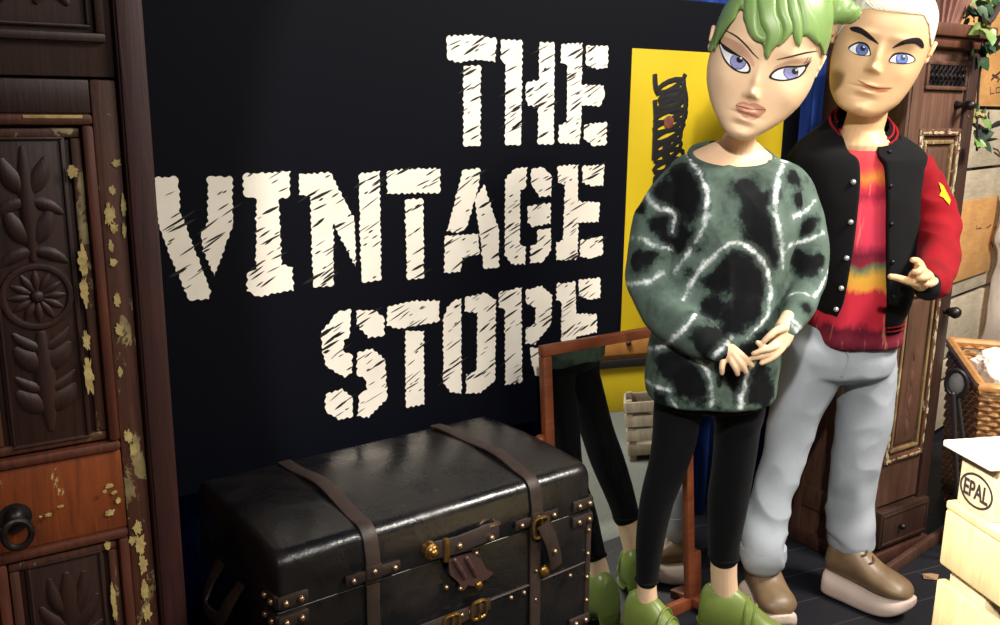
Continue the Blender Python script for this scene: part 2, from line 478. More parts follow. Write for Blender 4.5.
# carved frieze over the doors
bm = B(); bx(bm, -.302, .302, WY+.005, WY+.04, 1.54, 1.98, .002)
frame(bm, .005, .289, 1.594, 1.95, .014, WY-.006, WY+.006); frame(bm, -.289, -.005, 1.594, 1.95, .014, WY-.006, WY+.006)
frame(bm, .03, .268, 1.615, 1.93, .006, WY-.001, WY+.006); frame(bm, -.268, -.03, 1.615, 1.93, .006, WY-.001, WY+.006)
fz = obj('frieze', bm, M_carved, wl)
for s in (0, -.294):
    bm = B()
    for i in range(5):
        for j in range(4):
            x = .055+i*.046+s; z = 1.65+j*.075
            leafshape(bm, (x, 0, z), .05, .010, PI*.5+.5*(-1)**(i+j), .008, WY+.004, .35*(-1)**i)
            leafshape(bm, (x+.02, 0, z+.02), .035, .008, PI*.2*(-1)**j, .007, WY+.004, .4)
    obj('lattice_carving', bm, M_carved, fz)
def door_left(xo, mirror=False):
    X = lambda a: (xo-a if mirror else xo+a)     # a runs from the hinge side stile inwards
    d = B(); bx(d, X(.003), X(.300), WY+.012, WY+.04, .125, 1.536, .002)
    dr = obj('door', d, M_carved, wl)
    bm = B(); bx(bm, X(.259), X(.299), WY, WY+.02, .125, 1.536, .004)
    obj('stile', bm, M_flaked, dr)
    bm = B(); bx(bm, X(.003), X(.046), WY, WY+.02, .125, 1.536, .004)
    obj('stile', bm, M_flaked, dr)
    # mouldings round upper and lower panel
    for z0, z1 in ((.905, 1.482), (.16, .757)):
        bm = B(); frame(bm, min(X(.046), X(.259)), max(X(.046), X(.259)), z0, z1, .018, WY-.006, WY+.018, .006)
        obj('moulding', bm, M_oldwood, dr)
        bm = B(); frame(bm, min(X(.066), X(.239)), max(X(.066), X(.239)), z0+.022, z1-.022, .016, WY+.002, WY+.016, .004)
        obj('moulding', bm, M_flaked, dr)
    bm = B(); bx(bm, X(.046), X(.259), WY+.001, WY+.018, .757, .905, .004)
    obj('rail', bm, wood('rail_wood', (104, 50, 24), (140, 70, 34), .4, flake=.66), dr)
    bm = B(); bx(bm, X(.046), X(.259), WY+.001, WY+.018, 1.482, 1.536, .004)
    obj('rail', bm, M_carved, dr)
    for z0, z1, up in ((.932, 1.45, 1), (.19, .728, 0)):
        bm = B(); bx(bm, X(.090), X(.216), WY+.003, WY+.02, z0, z1, .004)
        frame(bm, min(X(.094), X(.212)), max(X(.094), X(.212)), z0+.004, z1-.004, .005, WY-.001, WY+.006, .002)
        pn = obj('carved_panel', bm, M_carved, dr)
        bm = B(); cx = X(.153); y = WY+.003
        if up:
            zc = 1.19
            tube(bm, [V((cx+.05*math.cos(k*PI/16), y, zc+.05*math.sin(k*PI/16))) for k in range(33)], .006, 8, .7, (0, 1, 0), False)
            for k in range(12): leafshape(bm, (cx+.012*math.cos(k*PI/6), 0, zc+.012*math.sin(k*PI/6)), .030, .0065, k*PI/6, .007, y, 0)
            sphere(bm, (cx, y, zc), .011, 12, (1, .7, 1))
            for sg in (-1, 1):
                for q, zz in ((0, 1.09), (1, 1.02)):
                    an = PI/2-sg*(1.15+.1*q)
                    leafshape(bm, (cx, 0, zz-.02), .052, .017, an, .012, y, sg*.35)
                    leafshape(bm, (cx, 0, zz+.012), .046, .010, an-sg*.25, .010, y, sg*.5)
                for zz in (1.28, 1.36):
                    leafshape(bm, (cx, 0, zz), .055, .015, PI/2-sg*1.0, .011, y, sg*.5)
                    leafshape(bm, (cx, 0, zz-.015), .05, .011, PI/2-sg*1.6, .010, y, -sg*.4)
            leafshape(bm, (cx, 0, 1.13), .17, .016, -PI/2, .013, y, 0)
            leafshape(bm, (cx, 0, 1.25), .18, .013, PI/2, .012, y, 0)
            obj('rosette_carving', bm, M_carved, pn)
        else:
            for zz in (.57, .40, .23):
                leafshape(bm, (cx, 0, zz), .125, .017, PI/2, .013, y, 0)
                for sg in (-1, 1):
                    for k, (l_, w_) in enumerate(((.07, .012), (.062, .013), (.05, .012))):
                        leafshape(bm, (cx, 0, zz+.045-.028*k), l_, w_, PI/2-sg*(.85+.35*k), .011, y, sg*.55)
            obj('leaf_carving', bm, M_carved, pn)
    return dr
dR = door_left(0.0)
dL = door_left(0.0, True)
# ring pull
bm = B(); k = V((.084, WY-.012, .822))
tube(bm, [k+V((0, .016, 0)), k+V((0, .002, 0)), k], [.02, .026, .014], 20)
sphere(bm, k+V((0, -.004, .004)), .016, 14)
tube(bm, [k+V((.021*math.cos(a*PI/12), -.016, -.022+.024*math.sin(a*PI/12))) for a in range(25)], .0055, 8, 1, None, False)
obj('ring_handle', bm, M_iron, dR)
# remaining crusts of old paint on the visible stile and mouldings
bm = B()
def blob(bm, cx, cz, w, h, y, n=14, th=.0012, R=random.Random(5)):
    pts = []; th *= R.uniform(.6, 1.8)
    for i in range(n):
        a = i*2*PI/n; r_ = (.55+.55*R.random())
        pts.append((cx+w*.5*r_*math.cos(a), cz+h*.5*r_*math.sin(a)))
    b0 = [bm.verts.new((x, y, z)) for x, z in pts]; f = bm.faces.new(b0)
    e = bmesh.ops.extrude_face_region(bm, geom=[f])
    bmesh.ops.translate(bm, vec=(0, -th, 0), verts=[v for v in e['geom'] if isinstance(v, bmesh.types.BMVert)])
for px, py, w, h in ((109,215,10,22),(123,206,5,22),(111,246,5,12),(114,228,8,10),(113,262,7,8),(72,171,9,12),(82,262,9,36),(84,290,8,30),(86,340,7,20),(88,375,9,40),
                     (117,300,6,16),(119,330,8,14),(120,372,5,12),(128,436,9,14),(133,450,8,16),(137,527,9,16),(140,545,12,26),(143,565,9,24),(145,590,8,26),(147,612,9,20),(132,540,8,10),
                     (107,545,7,10),(113,595,5,30),(115,612,5,20),(110,512,10,7),(109,486,9,5),(104,490,4,4),(48,513,6,4),(60,505,6,3),(40,515,3,2),(114,492,6,4),(118,500,5,8),(112,190,7,9),(116,163,9,8),(124,230,4,16)):
    p = onY(px, py, WY)
    bm = B(); blob(bm, p.x, p.z, w*.0019, h*.0019, WY-.0005 if px > 105 else WY-.0065, 30)
    obj('paint_patch', bm, M_flakepaint, dR, smooth=False)
bm = B(); p = onY(22, 117, WY); q = onY(82, 117, WY)
bx(bm, p.x, q.x, WY-.0075, WY-.004, p.z-.002, p.z+.0035, .0008)
obj('paint_patch', bm, M_flakepaint, dR)
# right cupboard
M_worn = wood('worn_cream_moulding', (104, 80, 52), (150, 124, 82), .6, flake=.55, flake_col=(176, 160, 118))
CY = 1.66; S = CY/1.78
CX = lambda x: x*S
CZ = lambda z: 1.5-S*(1.5-z)
wr = thing('narrow_cupboard', 'tall narrow brown cupboard with small grille and flaked panels, behind the blond mannequin', 'cupboard', (2.69, 1.8, 0))
x0, x1 = 2.527, 2.866
bm = B(); bx(bm, x0, x1, CY+.02, 1.965, .02, CZ(1.76), .004)
# framed side panel
obj('carcass', bm, M_browncab, wr, smooth=False)
bm = B()
bx(bm, x0-.012, x0+.002, CY+.0, CY+.06, 0.03, CZ(1.74), .004); bx(bm, x0-.012, x0+.002, 1.91, 1.965, .03, CZ(1.74), .004)
for z0, z1 in ((.14, .22), (.84, .92), (1.62, 1.74)):
    bx(bm, x0-.010, x0+.002, CY+.06, 1.91, z0, z1, .004)
obj('side_frame', bm, M_browncab, wr)
bm = B(); bx(bm, x0-.03, x1+.025, CY-.035, 1.98, CZ(1.735), CZ(1.775), .006); bx(bm, x0-.018, x1+.012, CY-.02, 1.975, CZ(1.70), CZ(1.74), .012)
obj('cornice', bm, wood('cornice_wood', (76, 46, 34), (106, 64, 46), .55), wr)
bm = B(); bx(bm, x0-.02, x1+.015, CY-.02, 1.98, 0, .045, .008)
obj('plinth', bm, wood('plinth_wood', (52, 30, 23), (74, 43, 31), .55), wr)
bm = B(); bx(bm, x0, x0+.055, CY-.004, CY+.03, .04, CZ(1.71), .004); obj('post', bm, M_browncab, wr)
bm = B(); bx(bm, x1-.055, x1, CY-.004, CY+.03, .04, CZ(1.71), .004); obj('post', bm, M_darkcab, wr)
# door of the cupboard
dx0, dx1 = x0+.056, x1-.056
bm = B(); bx(bm, dx0, dx1, CY+.006, CY+.03, .205, CZ(1.71), .003)
cd_ = obj('door', bm, M_browncab, wr)
gz0, gz1 = CZ(1.578), CZ(1.652)
bm = B(); frame(bm, dx0+.006, dx1-.006, gz0-.008, gz1+.008, .012, CY-.006, CY+.012, .003)
gf = obj('grille_frame', bm, M_browncab, cd_)
bm = B(); bx(bm, dx0+.015, dx1-.015, CY+.002, CY+.0065, gz0, gz1)
obj('grille_backing', bm, M_black, gf, smooth=False)
bm = B()
n = 9
for i in range(n):
    xa = dx0+.02+i*(dx1-dx0-.04)/(n-1)
    P = [V((xa+.008*math.sin(k*PI/3), CY-.002, gz0+(gz1-gz0)*k/9)) for k in range(10)]
    tube(bm, P, .0035, 6); tube(bm, [V((2*xa-p.x, p.y+.002, p.z)) for p in P], .0035, 6)
obj('grille', bm, M_iron, gf)
for z0, z1 in ((CZ(1.02), CZ(1.445)), (.36, CZ(.93))):
    bm = B(); frame(bm, dx0+.004, dx1-.004, z0, z1, .022, CY-.006, CY+.012, .004)
    fr = obj('panel_frame', bm, M_flaked2, cd_)
    bm = B(); frame(bm, dx0+.036, dx1-.036, z0+.035, z1-.035, .012, CY-.004, CY+.010, .003); obj('moulding', bm, M_worn, cd_)
    bm = B(); bx(bm, dx0+.058, dx1-.058, CY-.002, CY+.012, z0+.06, z1-.06, .006); pp = obj('panel', bm, M_browncab, cd_)
    if z1 < 1:
        for k in range(4):
            bm = B(); leafshape(bm, ((dx0+dx1)/2, 0, z0+.09+k*.085), .05, .012, PI/2, .008, CY-.002, .1*(-1)**k); obj('carving', bm, M_browncab, pp)
# flaked edges
R5 = random.Random(11); M_cream = simple('cream_flakes', (176, 164, 128), .8, c2=(140, 126, 92), scale=70)
for z0, z1 in ((CZ(1.02), CZ(1.445)), (.36, CZ(.93))):
    for i in range(34):
        side = (0, 1, 1, 0, 2)[i % 5]
        zz = z0+.02+(z1-z0-.04)*((i*.618) % 1)
        xx = dx0+.016 if side == 0 else dx1-.016
        if side == 2: xx = dx0+.02+(dx1-dx0-.04)*((i*.37) % 1); zz = z1-.012 if z1 > 1 else z0+.012
        bm = B(); blob(bm, xx+R5.uniform(-.004, .004), zz, *((R5.uniform(.02, .045), R5.uniform(.006, .012)) if side == 2 else (R5.uniform(.007, .014), R5.uniform(.02, .06))), CY-.0061, 24)
        obj('paint_patch', bm, M_cream, cd_, smooth=False)
# knobs
for (xx, zz, r_) in ((2.776, CZ(1.522), .016), (2.835, CZ(.81), .02)):
    bm = B(); tube(bm, [V((xx, CY+.005, zz)), V((xx, CY-.012, zz)), V((xx, CY-.02, zz)), V((xx, CY-.04, zz))], [r_*.9, r_*.5, r_*.7, r_], 14)
    obj('knob', bm, M_iron, cd_ if zz > 1 else wr)
bm = B(); tube(bm, [V((2.79, CY-.03, CZ(1.52))), V((2.81, CY-.026, CZ(1.527))), V((2.83, CY-.01, CZ(1.525)))], .005, 8, sub=4)
obj('latch', bm, M_iron, cd_)
bm = B(); bx(bm, x0+.058, x1-.012, CY-.022, CY+.03, .065, .195, .005)
dw = obj('drawer', bm, M_darkcab, wr)
bm = B(); frame(bm, x0+.066, x1-.02, .075, .185, .008, CY-.026, CY-.018, .002); obj('drawer_moulding', bm, M_darkcab, dw)
bm = B(); tube(bm, [V((2.69, CY-.02, .13)), V((2.69, CY-.034, .13))], [.006, .011], 10); obj('knob', bm, M_iron, dw)
# plank lying in front of the cupboard
a = onZ(874, 571, 0); b = onZ(940, 526, 0)
d = (b-a).normalized(); L = (b-a).length
bm = B(); box(bm, (a+b)/2+V((.0, -.0, .02))+V((-d.y, d.x, 0))*-.045, (L+.12, .02, .04), Matrix.Rotation(math.atan2(d.y, d.x), 3, 'Z'), .003)
tag(obj('wooden_plank', bm, wood('plank_brown', (62, 40, 31), (86, 56, 42), .6)), 'thin brown wooden board on the dark floor at the foot of the narrow cupboard', 'plank')
p = onZ(931, 578, .004)
bm = B(); f = bm.faces.new([bm.verts.new(p+V(q)) for q in ((-.025, .01, 0), (-.005, .028, .004), (.03, .02, 0), (.035, -.005, .005), (.005, -.02, 0))])
bmesh.ops.solidify(bm, geom=[f], thickness=.003)
tag(obj('wood_chip', bm, simple('pale_chip', (150, 118, 88), .8), smooth=False), 'small pale wood chip lying on the dark floor by the pallets', 'chip')
# ------------------------------------------------------------------ leather trunk
TA = math.radians(3.7)
tx = V((math.cos(TA), math.sin(TA), 0)); tn = V((math.sin(TA), -math.cos(TA), 0))   # tn points out of the front
TRc = onY(592, 462, 1.50)
TLc = onplane(275, 560, TRc, tn)
TWd = (TRc-TLc).dot(tx); TZ1 = TRc.z-.004; TZ0 = onplane(588, 624, TRc, tn).z
TSE = onplane(594, 507, TRc, tn).z
TO = TRc-tx*TWd; TO.z = 0
TD = .43
def tp(u, d, z): return TO+tx*u-tn*d+V((0, 0, z))      # u along front, d into the depth
def tuv(px, py):
    p = onplane(px, py, TRc, tn); return (p-TO).dot(tx), p.z
t = NT('black_leather')
n1 = t.noise(7, detail=6, rough=.6, dist=.8); n2 = t.noise(150, detail=3)
col = t.mix(t.ramp(n1, [(.45, (0, 0, 0)), (.75, (255, 255, 255))]), (15, 15, 18), (31, 25, 24))
t.out(col, t.ramp(n1, [(.3, (122, 122, 122)), (.7, (164, 164, 164))]), 0, .55, t.math('ADD', n1, t.math('MULTIPLY', n2, .10)), .30, .010)
M_leather = t.m
M_strap = simple('brown_strap_leather', (50, 36, 30), .55, 0, (36, 27, 24), 40, 120, .3)
M_brass = simple('aged_brass', (150, 116, 62), .35, .9, (110, 82, 44), 60)
M_rivet = simple('rivet_metal', (168, 140, 112), .3, .9)
def trunk_body(bm, z0, z1, dome, front_bulge, r=.03, D=TD, Wd=TWd):
    us = [(0, r*.42), (.002, r*.25), (.006, r*.10), (.014, r*.02), (.035, 0)]
    n = 24
    U = us+[(.035+(Wd-.07)*k/n, 0) for k in range(1, n)]+[(Wd-u, i) for u, i in reversed(us)]
    rings = []
    for u, ins in U:
        zt = z1-(ins if dome else 0); f = ins; b = D-ins
        fu = math.sin(PI*min(max(u/Wd, 0), 1))**.5
        R = []
        for k in range(9): 
            t_ = k/8; z = z0+(zt-r-z0)*t_; R.append((f-front_bulge*math.sin(PI*t_)*fu, z))
        for k in range(1, 6):
            a = k/6*PI/2; R.append((f+r-r*math.cos(a), zt-r+r*math.sin(a)))
        for k in range(11):
            t_ = k/10; y = f+r+(b-f-2*r)*t_; R.append((y, zt+dome*math.sin(PI*t_)*(.35+.65*fu)))
        for k in range(1, 6):
            a = PI/2-k/6*PI/2; R.append((b-r+r*math.cos(a), zt-r+r*math.sin(a)))
        for k in range(9):
            t_ = 1-k/8; z = z0+(zt-r-z0)*t_; R.append((b+front_bulge*math.sin(PI*t_)*fu, z))
        for k in range(1, 5): R.append((b+(f-b)*k/5, z0))
        rings.append([tp(u, y, z) for y, z in R])
    loft(bm, rings)
trunk = thing('leather_trunk', 'black leather trunk with domed strapped lid and brass buckles, in front of the sign', 'trunk', tuple(tp(TWd/2, TD/2, TZ0)))
bm = B(); trunk_body(bm, TZ0, TSE-.001, 0, .004, .003); body = obj('body', bm, M_leather, trunk, angle=60)
bm = B(); trunk_body(bm, TSE+.0005, TZ1, .017, .007, .032); lid = obj('lid', bm, M_leather, trunk, angle=60)
def lid_profile(u, off):
    r = .032; zt = TZ1; z0 = TSE+.001; P = []; N = []
    for k in range(5): P.append((-.006*math.sin(PI*k/5)-off, z0+(zt-r-z0)*k/5)); N.append((-1, 0))
    for k in range(0, 7):
        a = k/6*PI/2; P.append((r-(r+off)*math.cos(a), zt-r+(r+off)*math.sin(a))); N.append((-math.cos(a), math.sin(a)))
    for k in range(1, 16):
        t_ = k/15; P.append((r+(TD-2*r)*t_, zt+.017*math.sin(PI*t_)+off+.004*math.sin(t_*9+u*20))); N.append((0, 1))
    return [tp(u, y, z) for y, z in P], [(-tn*a+V((0, 0, b))) for a, b in N]
u1, _ = tuv(371, 575); u2, _ = tuv(534, 520)
rivs = []
def rivet(par, p, r=.0055):
    bm = B(); sphere(bm, p, r, 10); obj('rivet', bm, M_rivet, par)
for u in (u1, u2):
    P, N = lid_profile(u, .0015)
    bm = B(); ribbon(bm, P, N, .030, .005, tx); st = obj('strap', bm, M_strap, lid)
    bm = B(); zs = [TZ0+.003+(TSE-.006-TZ0)*k/6 for k in range(7)]
    ribbon(bm, [tp(u, -.0055-.002*math.sin(k), z) for k, z in enumerate(zs)], [tn]*7, .028, .005, tx)
    s2 = obj('strap', bm, M_strap, body)
    for q in (.10, .17, .24): rivet(s2, tp(u, -.011, TSE-q), .004)
    # keeper patch with three rivets
    bm = B(); box(bm, tp(u, -.009, TSE+.022), (.12, .008, .022), Matrix.Rotation(TA, 3, 'Z'), .004); box(bm, tp(u, -.011, TSE+.026), (.036, .010, .030), Matrix.Rotation(TA, 3, 'Z'), .004)
    kp = obj('strap_keeper', bm, simple('dark_keeper', (38, 28, 26), .4, bscale=100), lid)
    for q in (-.045, 0, .045): rivet(kp, tp(u+q, -.015, TSE+.022+(.006 if q == 0 else 0)), .0062)
def buckle(u, z, w, h, name='buckle', parent=None, ang=0, d=-.02):
    bm = B(); pts = []
    for k in range(29):
        a = k*2*PI/28; x = w/2*(abs(math.cos(a))**.5)*(1 if math.cos(a) >= 0 else -1); y = h/2*(abs(math.sin(a))**.6)*(1 if math.sin(a) >= 0 else -1)
        pts.append(tp(u+x*math.cos(ang)-y*math.sin(ang), d, z+x*math.sin(ang)+y*math.cos(ang)))
    tube(bm, pts, .0042, 8, 1, None, False)
    tube(bm, [tp(u-math.sin(ang)*h/2, d-.003, z+math.cos(ang)*h/2), tp(u+math.sin(ang)*h*.45, d-.004, z-math.cos(ang)*h*.45)], .003, 8)
    return obj(name, bm, M_brass, parent)
# right hand buckle strap: short tongue hanging from the buckle
ub, zb = tuv(535, 524)
buckle(ub, zb, .042, .045, 'buckle', body)
bm = B(); q = [tuv(*p) for p in ((536, 520), (542, 534), (548, 552), (551, 563))]
ribbon(bm, [tp(u, d, z) for (u, z), d in zip(q, (-.022, -.026, -.022, -.014))], [tn]*4, .033, .006, None); tg = obj('buckle_tongue', bm, M_strap, body)
bm = B(); u, z = tuv(546, 546); sphere(bm, tp(u, -.031, z), .006, 10); obj('rivet', bm, M_rivet, tg)
bm = B(); u, z = tuv(541, 569); sphere(bm, tp(u, -.012, z), .014, 14, (1, .6, 1)); obj('stud', bm, M_brass, body)
# centre hasp
bm = B(); q = [tuv(*p) for p in ((430, 547), (450, 541), (470, 533), (493, 526))]
ribbon(bm, [tp(u, d, z) for (u, z), d in zip(q, (-.014, -.02, -.02, -.014))], [tn]*4, .036, .007, V((0, 0, 1))); hs = obj('hasp_strap', bm, simple('hasp_leather', (46, 36, 36), .4, bscale=90), lid)
u, z = tuv(427, 548)
bm = B(); tube(bm, [tp(u, -.008, z), tp(u, -.02, z), tp(u, -.024, z)], [.019, .017, .011], 18); tube(bm, [tp(u+.011*math.cos(k*PI/10), -.025, z+.011*math.sin(k*PI/10)) for k in range(21)], .003, 6, 1, None, False); obj('brass_disc', bm, M_brass, hs)
u, z = tuv(440, 546); bm = B(); box(bm, tp(u, -.022, z), (.014, .012, .05), Matrix.Rotation(TA, 3, 'Z'), .003); obj('clasp', bm, M_brass, hs)
for p in ((452, 541), (484, 533)): u, z = tuv(*p); rivet(hs, tp(u, -.027, z), .0075)
bm = B(); u, z = tuv(487, 523); tube(bm, [tp(u-.02, -.012, z), tp(u, -.022, z+.004), tp(u+.02, -.012, z-.002)], .006, 8)
obj('hook', bm, M_rivet, hs)
# scalloped leather flap under the hasp
fl = [(444,556),(455,553),(468,551),(477,556),(482,566),(489,570),(483,576),(478,578),(473,584),(464,582),(459,588),(454,579),(446,572)]
bm = B(); vv = []
for px, py in fl: u, z = tuv(px, py); vv.append(bm.verts.new(tp(u, -.008, z)))
f = bm.faces.new(vv); e = bmesh.ops.extrude_face_region(bm, geom=[f])
bmesh.ops.translate(bm, vec=tn*.008, verts=[v for v in e['geom'] if isinstance(v, bmesh.types.BMVert)])
for (a, b) in (((450, 557), (460, 574)), ((462, 555), (471, 572))):
    ua, za = tuv(*a); ub_, zb_ = tuv(*b); tube(bm, [tp(ua, -.016, za), tp((ua+ub_)/2, -.019, (za+zb_)/2), tp(ub_, -.015, zb_)], .006, 8)
flap = obj('lock_flap', bm, simple('flap_leather', (58, 38, 36), .45, bscale=80), body, smooth=False)
bm = B(); u, z = tuv(474, 582); sphere(bm, tp(u, -.018, z), .010, 12, (1, .7, 1)); obj('brass_button', bm, M_brass, flap)
for p in ((445, 558), (473, 551), (457, 586), (443, 585)): u, z = tuv(*p); rivet(body, tp(u, -.012, z))
# lower belt with two buckles and rivets
uA, zA = tuv(452, 606); uB, zB = tuv(590, 560)
zl = (zA+zB)/2
bm = B(); trunk_body(bm, zl-.010, zl-.002, 0, .010, .003, TD+.006)
bl = obj('belt', bm, M_strap, body)
for p, an in (((447, 620), .0), ((474, 606), 0)):
    u, z = tuv(*p); buckle(u, z, .038, .040, 'buckle', body, 0, -.018)
bm = B(); q = [tuv(*p) for p in ((418, 630), (440, 621), (458, 614), (478, 604), (486, 601))]
ribbon(bm, [tp(u, -.010, z) for u, z in q], [tn]*5, .026, .007, V((0, 0, 1))); obj('buckle_strap', bm, M_strap, body)
for p in ((507, 595), (520, 590), (566, 573), (458, 612), (466, 609)): u, z = tuv(*p); rivet(body, tp(u, -.014, z))
# corner brackets on lid, body and base, with rivets
def corner(u, z, up, parent):
    bm = B(); sgn = 1 if u < TWd/2 else -1
    box(bm, tp(u+sgn*.028, -.004, z), (.062, .010, .026), Matrix.Rotation(TA, 3, 'Z'), .005)
    box(bm, tp(u-sgn*.001, .028, z), (.010, .064, .026), Matrix.Rotation(TA, 3, 'Z'), .005)
    c = obj('corner_bracket', bm, simple('bracket_leather', (40, 30, 27), .45, bscale=90), parent)
    for q in (.012, .042): rivet(c, tp(u+sgn*q, -.010, z), .0068); rivet(c, tp(u-sgn*.007, q, z), .0068)
for u in (0, TWd):
    corner(u, TSE+.019, 1, lid); corner(u, TSE-.02, 0, body); corner(u, TZ0+.022, 0, body)
    bm = B(); box(bm, tp(u+(.004 if u == 0 else -.004), .003, (TZ0+TSE)/2), (.016, .014, TSE-TZ0-.06), Matrix.Rotation(TA, 3, 'Z'), .004); cs = obj('corner_strip', bm, M_strap, body)
    for k in range(4): rivet(cs, tp(u+(.008 if u == 0 else -.008), -.005, TZ0+.07+k*(TSE-TZ0-.12)/3))
# end handle on the left
bm = B(); zc = TSE-.055
ribbon(bm, catmull([tuple(tp(-.004, .16, zc+.04)), tuple(tp(-.03, .16, zc+.01)), tuple(tp(-.045, .18, zc-.03)), tuple(tp(-.048, .25, zc-.035)), tuple(tp(-.03, .27, zc)), tuple(tp(-.004, .27, zc+.04))], 5), [-tx]*26, .028, .006, None)
obj('side_handle', bm, M_strap, body)
# larger lower trunk the leather one stands on
low = thing('lower_trunk', 'plain dark trunk underneath the black leather trunk, barely showing at the bottom edge', 'trunk', tuple(tp(TWd/2, TD/2, 0)))
TO_, TW_ = TO.copy(), TWd
TO = TO-tx*.02+tn*.015; TWd = TWd+.05
bm = B(); trunk_body(bm, .015, TZ0-.085, 0, .004, .01, TD+.02); lb = obj('body', bm, M_leather, low, angle=60)
bm = B(); trunk_body(bm, TZ0-.080, TZ0-.001, 0.0, .005, .016, TD+.02); ll = obj('lid', bm, M_leather, low, angle=60)
for u in (.0, TWd):
    bm = B(); s_ = 1 if u == 0 else -1
    box(bm, tp(u+s_*.02, -.004, TZ0-.105), (.06, .012, .03), Matrix.Rotation(TA, 3, 'Z'), .005); obj('corner_bracket', bm, M_strap, lb)
for u in (.04, TWd-.04):
    for d in (.04, TD-.04): bm = B(); box(bm, tp(u, d, .008), (.05, .05, .016), Matrix.Rotation(TA, 3, 'Z'), .003); obj('foot', bm, M_iron, lb)
TO, TWd = TO_, TW_
# ------------------------------------------------------------------ standing mirror
MA = math.radians(2.0); ML = math.radians(5.5)
mx = V((math.cos(MA), math.sin(MA), 0)); mb = V((-math.sin(MA), math.cos(MA), 0))
mu = UP*math.cos(ML)+mb*math.sin(ML); mn = (mx.cross(mu)).normalized()   # mn points to the viewer side
if mn.dot(mb) > 0: mn = -mn
MBR = onZ(696, 608, 0)
q = onplane(543, 346.5, MBR, mn)-MBR
MW = -q.dot(mx); MH = q.dot(mu)
MO = MBR-mx*MW
MR = Matrix((mx, -mn, mu)).transposed()
def mp_(u, v, d=0): return MO+mx*u+mu*v+mn*d
mir = thing('standing_mirror', 'wood framed floor mirror leaning on the black sign behind the green-haired mannequin', 'mirror', tuple(MO+mx*MW/2))
M_mframe = wood('mirror_wood', (100, 50, 28), (132, 70, 40), .45, grain=(8, 40, 40), bstr=.15)
fw_ = .029
bm = B()
for (u0, u1, v0, v1) in ((0, MW, 0, fw_*1.3), (0, MW, MH-fw_, MH), (0, fw_, fw_*1.3, MH-fw_), (MW-fw_, MW, fw_*1.3, MH-fw_)):
    box(bm, mp_((u0+u1)/2, (v0+v1)/2, -.012), (u1-u0, .024, v1-v0), MR, .004)
fr = obj('frame', bm, M_mframe, mir)
bm = B(); box(bm, mp_(MW+.022, .085, -.03), (.044, .03, .17), MR, .004); box(bm, mp_(MW+.012, .018, .01)+UP*.004, (.06, .12, .03), Matrix.Rotation(MA, 3, 'Z'), .004); obj('foot', bm, M_mframe, mir)
bm = B(); box(bm, mp_(MW/2, MH/2, -.014), (MW-2*fw_+.01, .004, MH-2*fw_+.01), MR)
t = NT('mirror_glass'); t.out((222, 226, 224), .015, 1.0); obj('mirror_glass', bm, t.m, mir, smooth=False)
bm = B(); box(bm, mp_(MW/2, MH/2, -.024), (MW-.02, .006, MH-.02), MR); obj('backing', bm, M_darkcab, mir, smooth=False)
for u in (-.012, MW+.012):
    bm = B(); sphere(bm, mp_(u, MH*.72, -.012), .016, 12); tube(bm, [mp_(u, MH*.72, -.012), mp_(u+(.02 if u < 0 else -.02), MH*.72, -.012)], .008, 8); obj('knob', bm, M_mframe, mir)
# ------------------------------------------------------------------ pallets at the right
pa = math.radians(68)
pu = V((-math.cos(pa), -math.sin(pa), 0)); pn = V((math.sin(pa), -math.cos(pa), 0))     # pu towards the viewer, pn to the right
PO3 = at(945, 510, 1.75); PO = V((PO3.x, PO3.y, 0))
PR = Matrix((pu, pn, UP)).transposed()
def pl(px, py):
    p = onplane(px, py, PO, pn); return (p-PO).dot(pu), p.z
def pp(a, b, z): return PO+pu*a+pn*b+V((0, 0, z))
def pbox(bm, a0, a1, b0, b1, z0, z1, bev=.004): box(bm, pp((a0+a1)/2, (b0+b1)/2, (z0+z1)/2), (abs(a1-a0), abs(b1-b0), z1-z0), PR, bev)
M_pine = wood('pale_pine', (222, 196, 140), (238, 218, 166), .7, grain=(40, 40, 6), bstr=.2)
M_pine2 = wood('pale_pine_block', (206, 184, 146), (226, 208, 174), .85, grain=(90, 90, 30), bstr=.5)
M_whitew = wood('whitewashed_board', (236, 226, 206), (246, 240, 224), .7, bstr=.15)
print('pallet px', [tuple(round(x, 3) for x in pl(*p)) for p in ((945, 508), (937, 562), (935, 577), (930, 625), (945, 436), (949, 450), (992, 470))])
z1t = pl(945, 508)[1]; z1b = pl(937, 562)[1]; z2t = pl(935, 577)[1]; ztop = pl(946, 437)[1]
hp = z1t-z1b
pal = thing('wooden_pallet', 'pale wooden pallet standing lowest in the stack at the right edge, bare slats', 'pallet', tuple(pp(.4, .3, 0)))
zz = z2t; k = 0
zs = []
while zz-hp > -.02: zs.append((max(zz-hp, 0), zz)); zz -= hp+(z1b-z2t)
PLn = 1.2
zs = [(z1b, z1t)]+zs
for (za, zb_) in zs:
    bm = B(); pbox(bm, -.0, PLn, 0, .022, za, zb_, .006); obj('plank', bm, M_pine, pal)
    bm = B(); pbox(bm, .012, PLn, .60, .622, za, zb_, .006); obj('plank', bm, M_pine, pal)
for a0 in (.008, .53, 1.05):
    bm = B(); pbox(bm, a0, a0+.10, .0221, .12, -.003, z1t-.004, .004); obj('block', bm, M_pine2, pal)
    bm = B(); pbox(bm, a0, a0+.10, .50, .5999, -.003, z1t-.004, .004); obj('block', bm, M_pine2, pal)
for a0 in (.008, 1.05):
    bm = B(); pbox(bm, a0, a0+.02, .1201, .4999, z1t-.10, z1t-.005, .004); obj('crosspiece', bm, M_pine, pal)
bm = B(); pbox(bm, .0, PLn, .0, .622, z1t+.0005, z1t+.018, .004); obj('deck_board', bm, M_pine, pal)
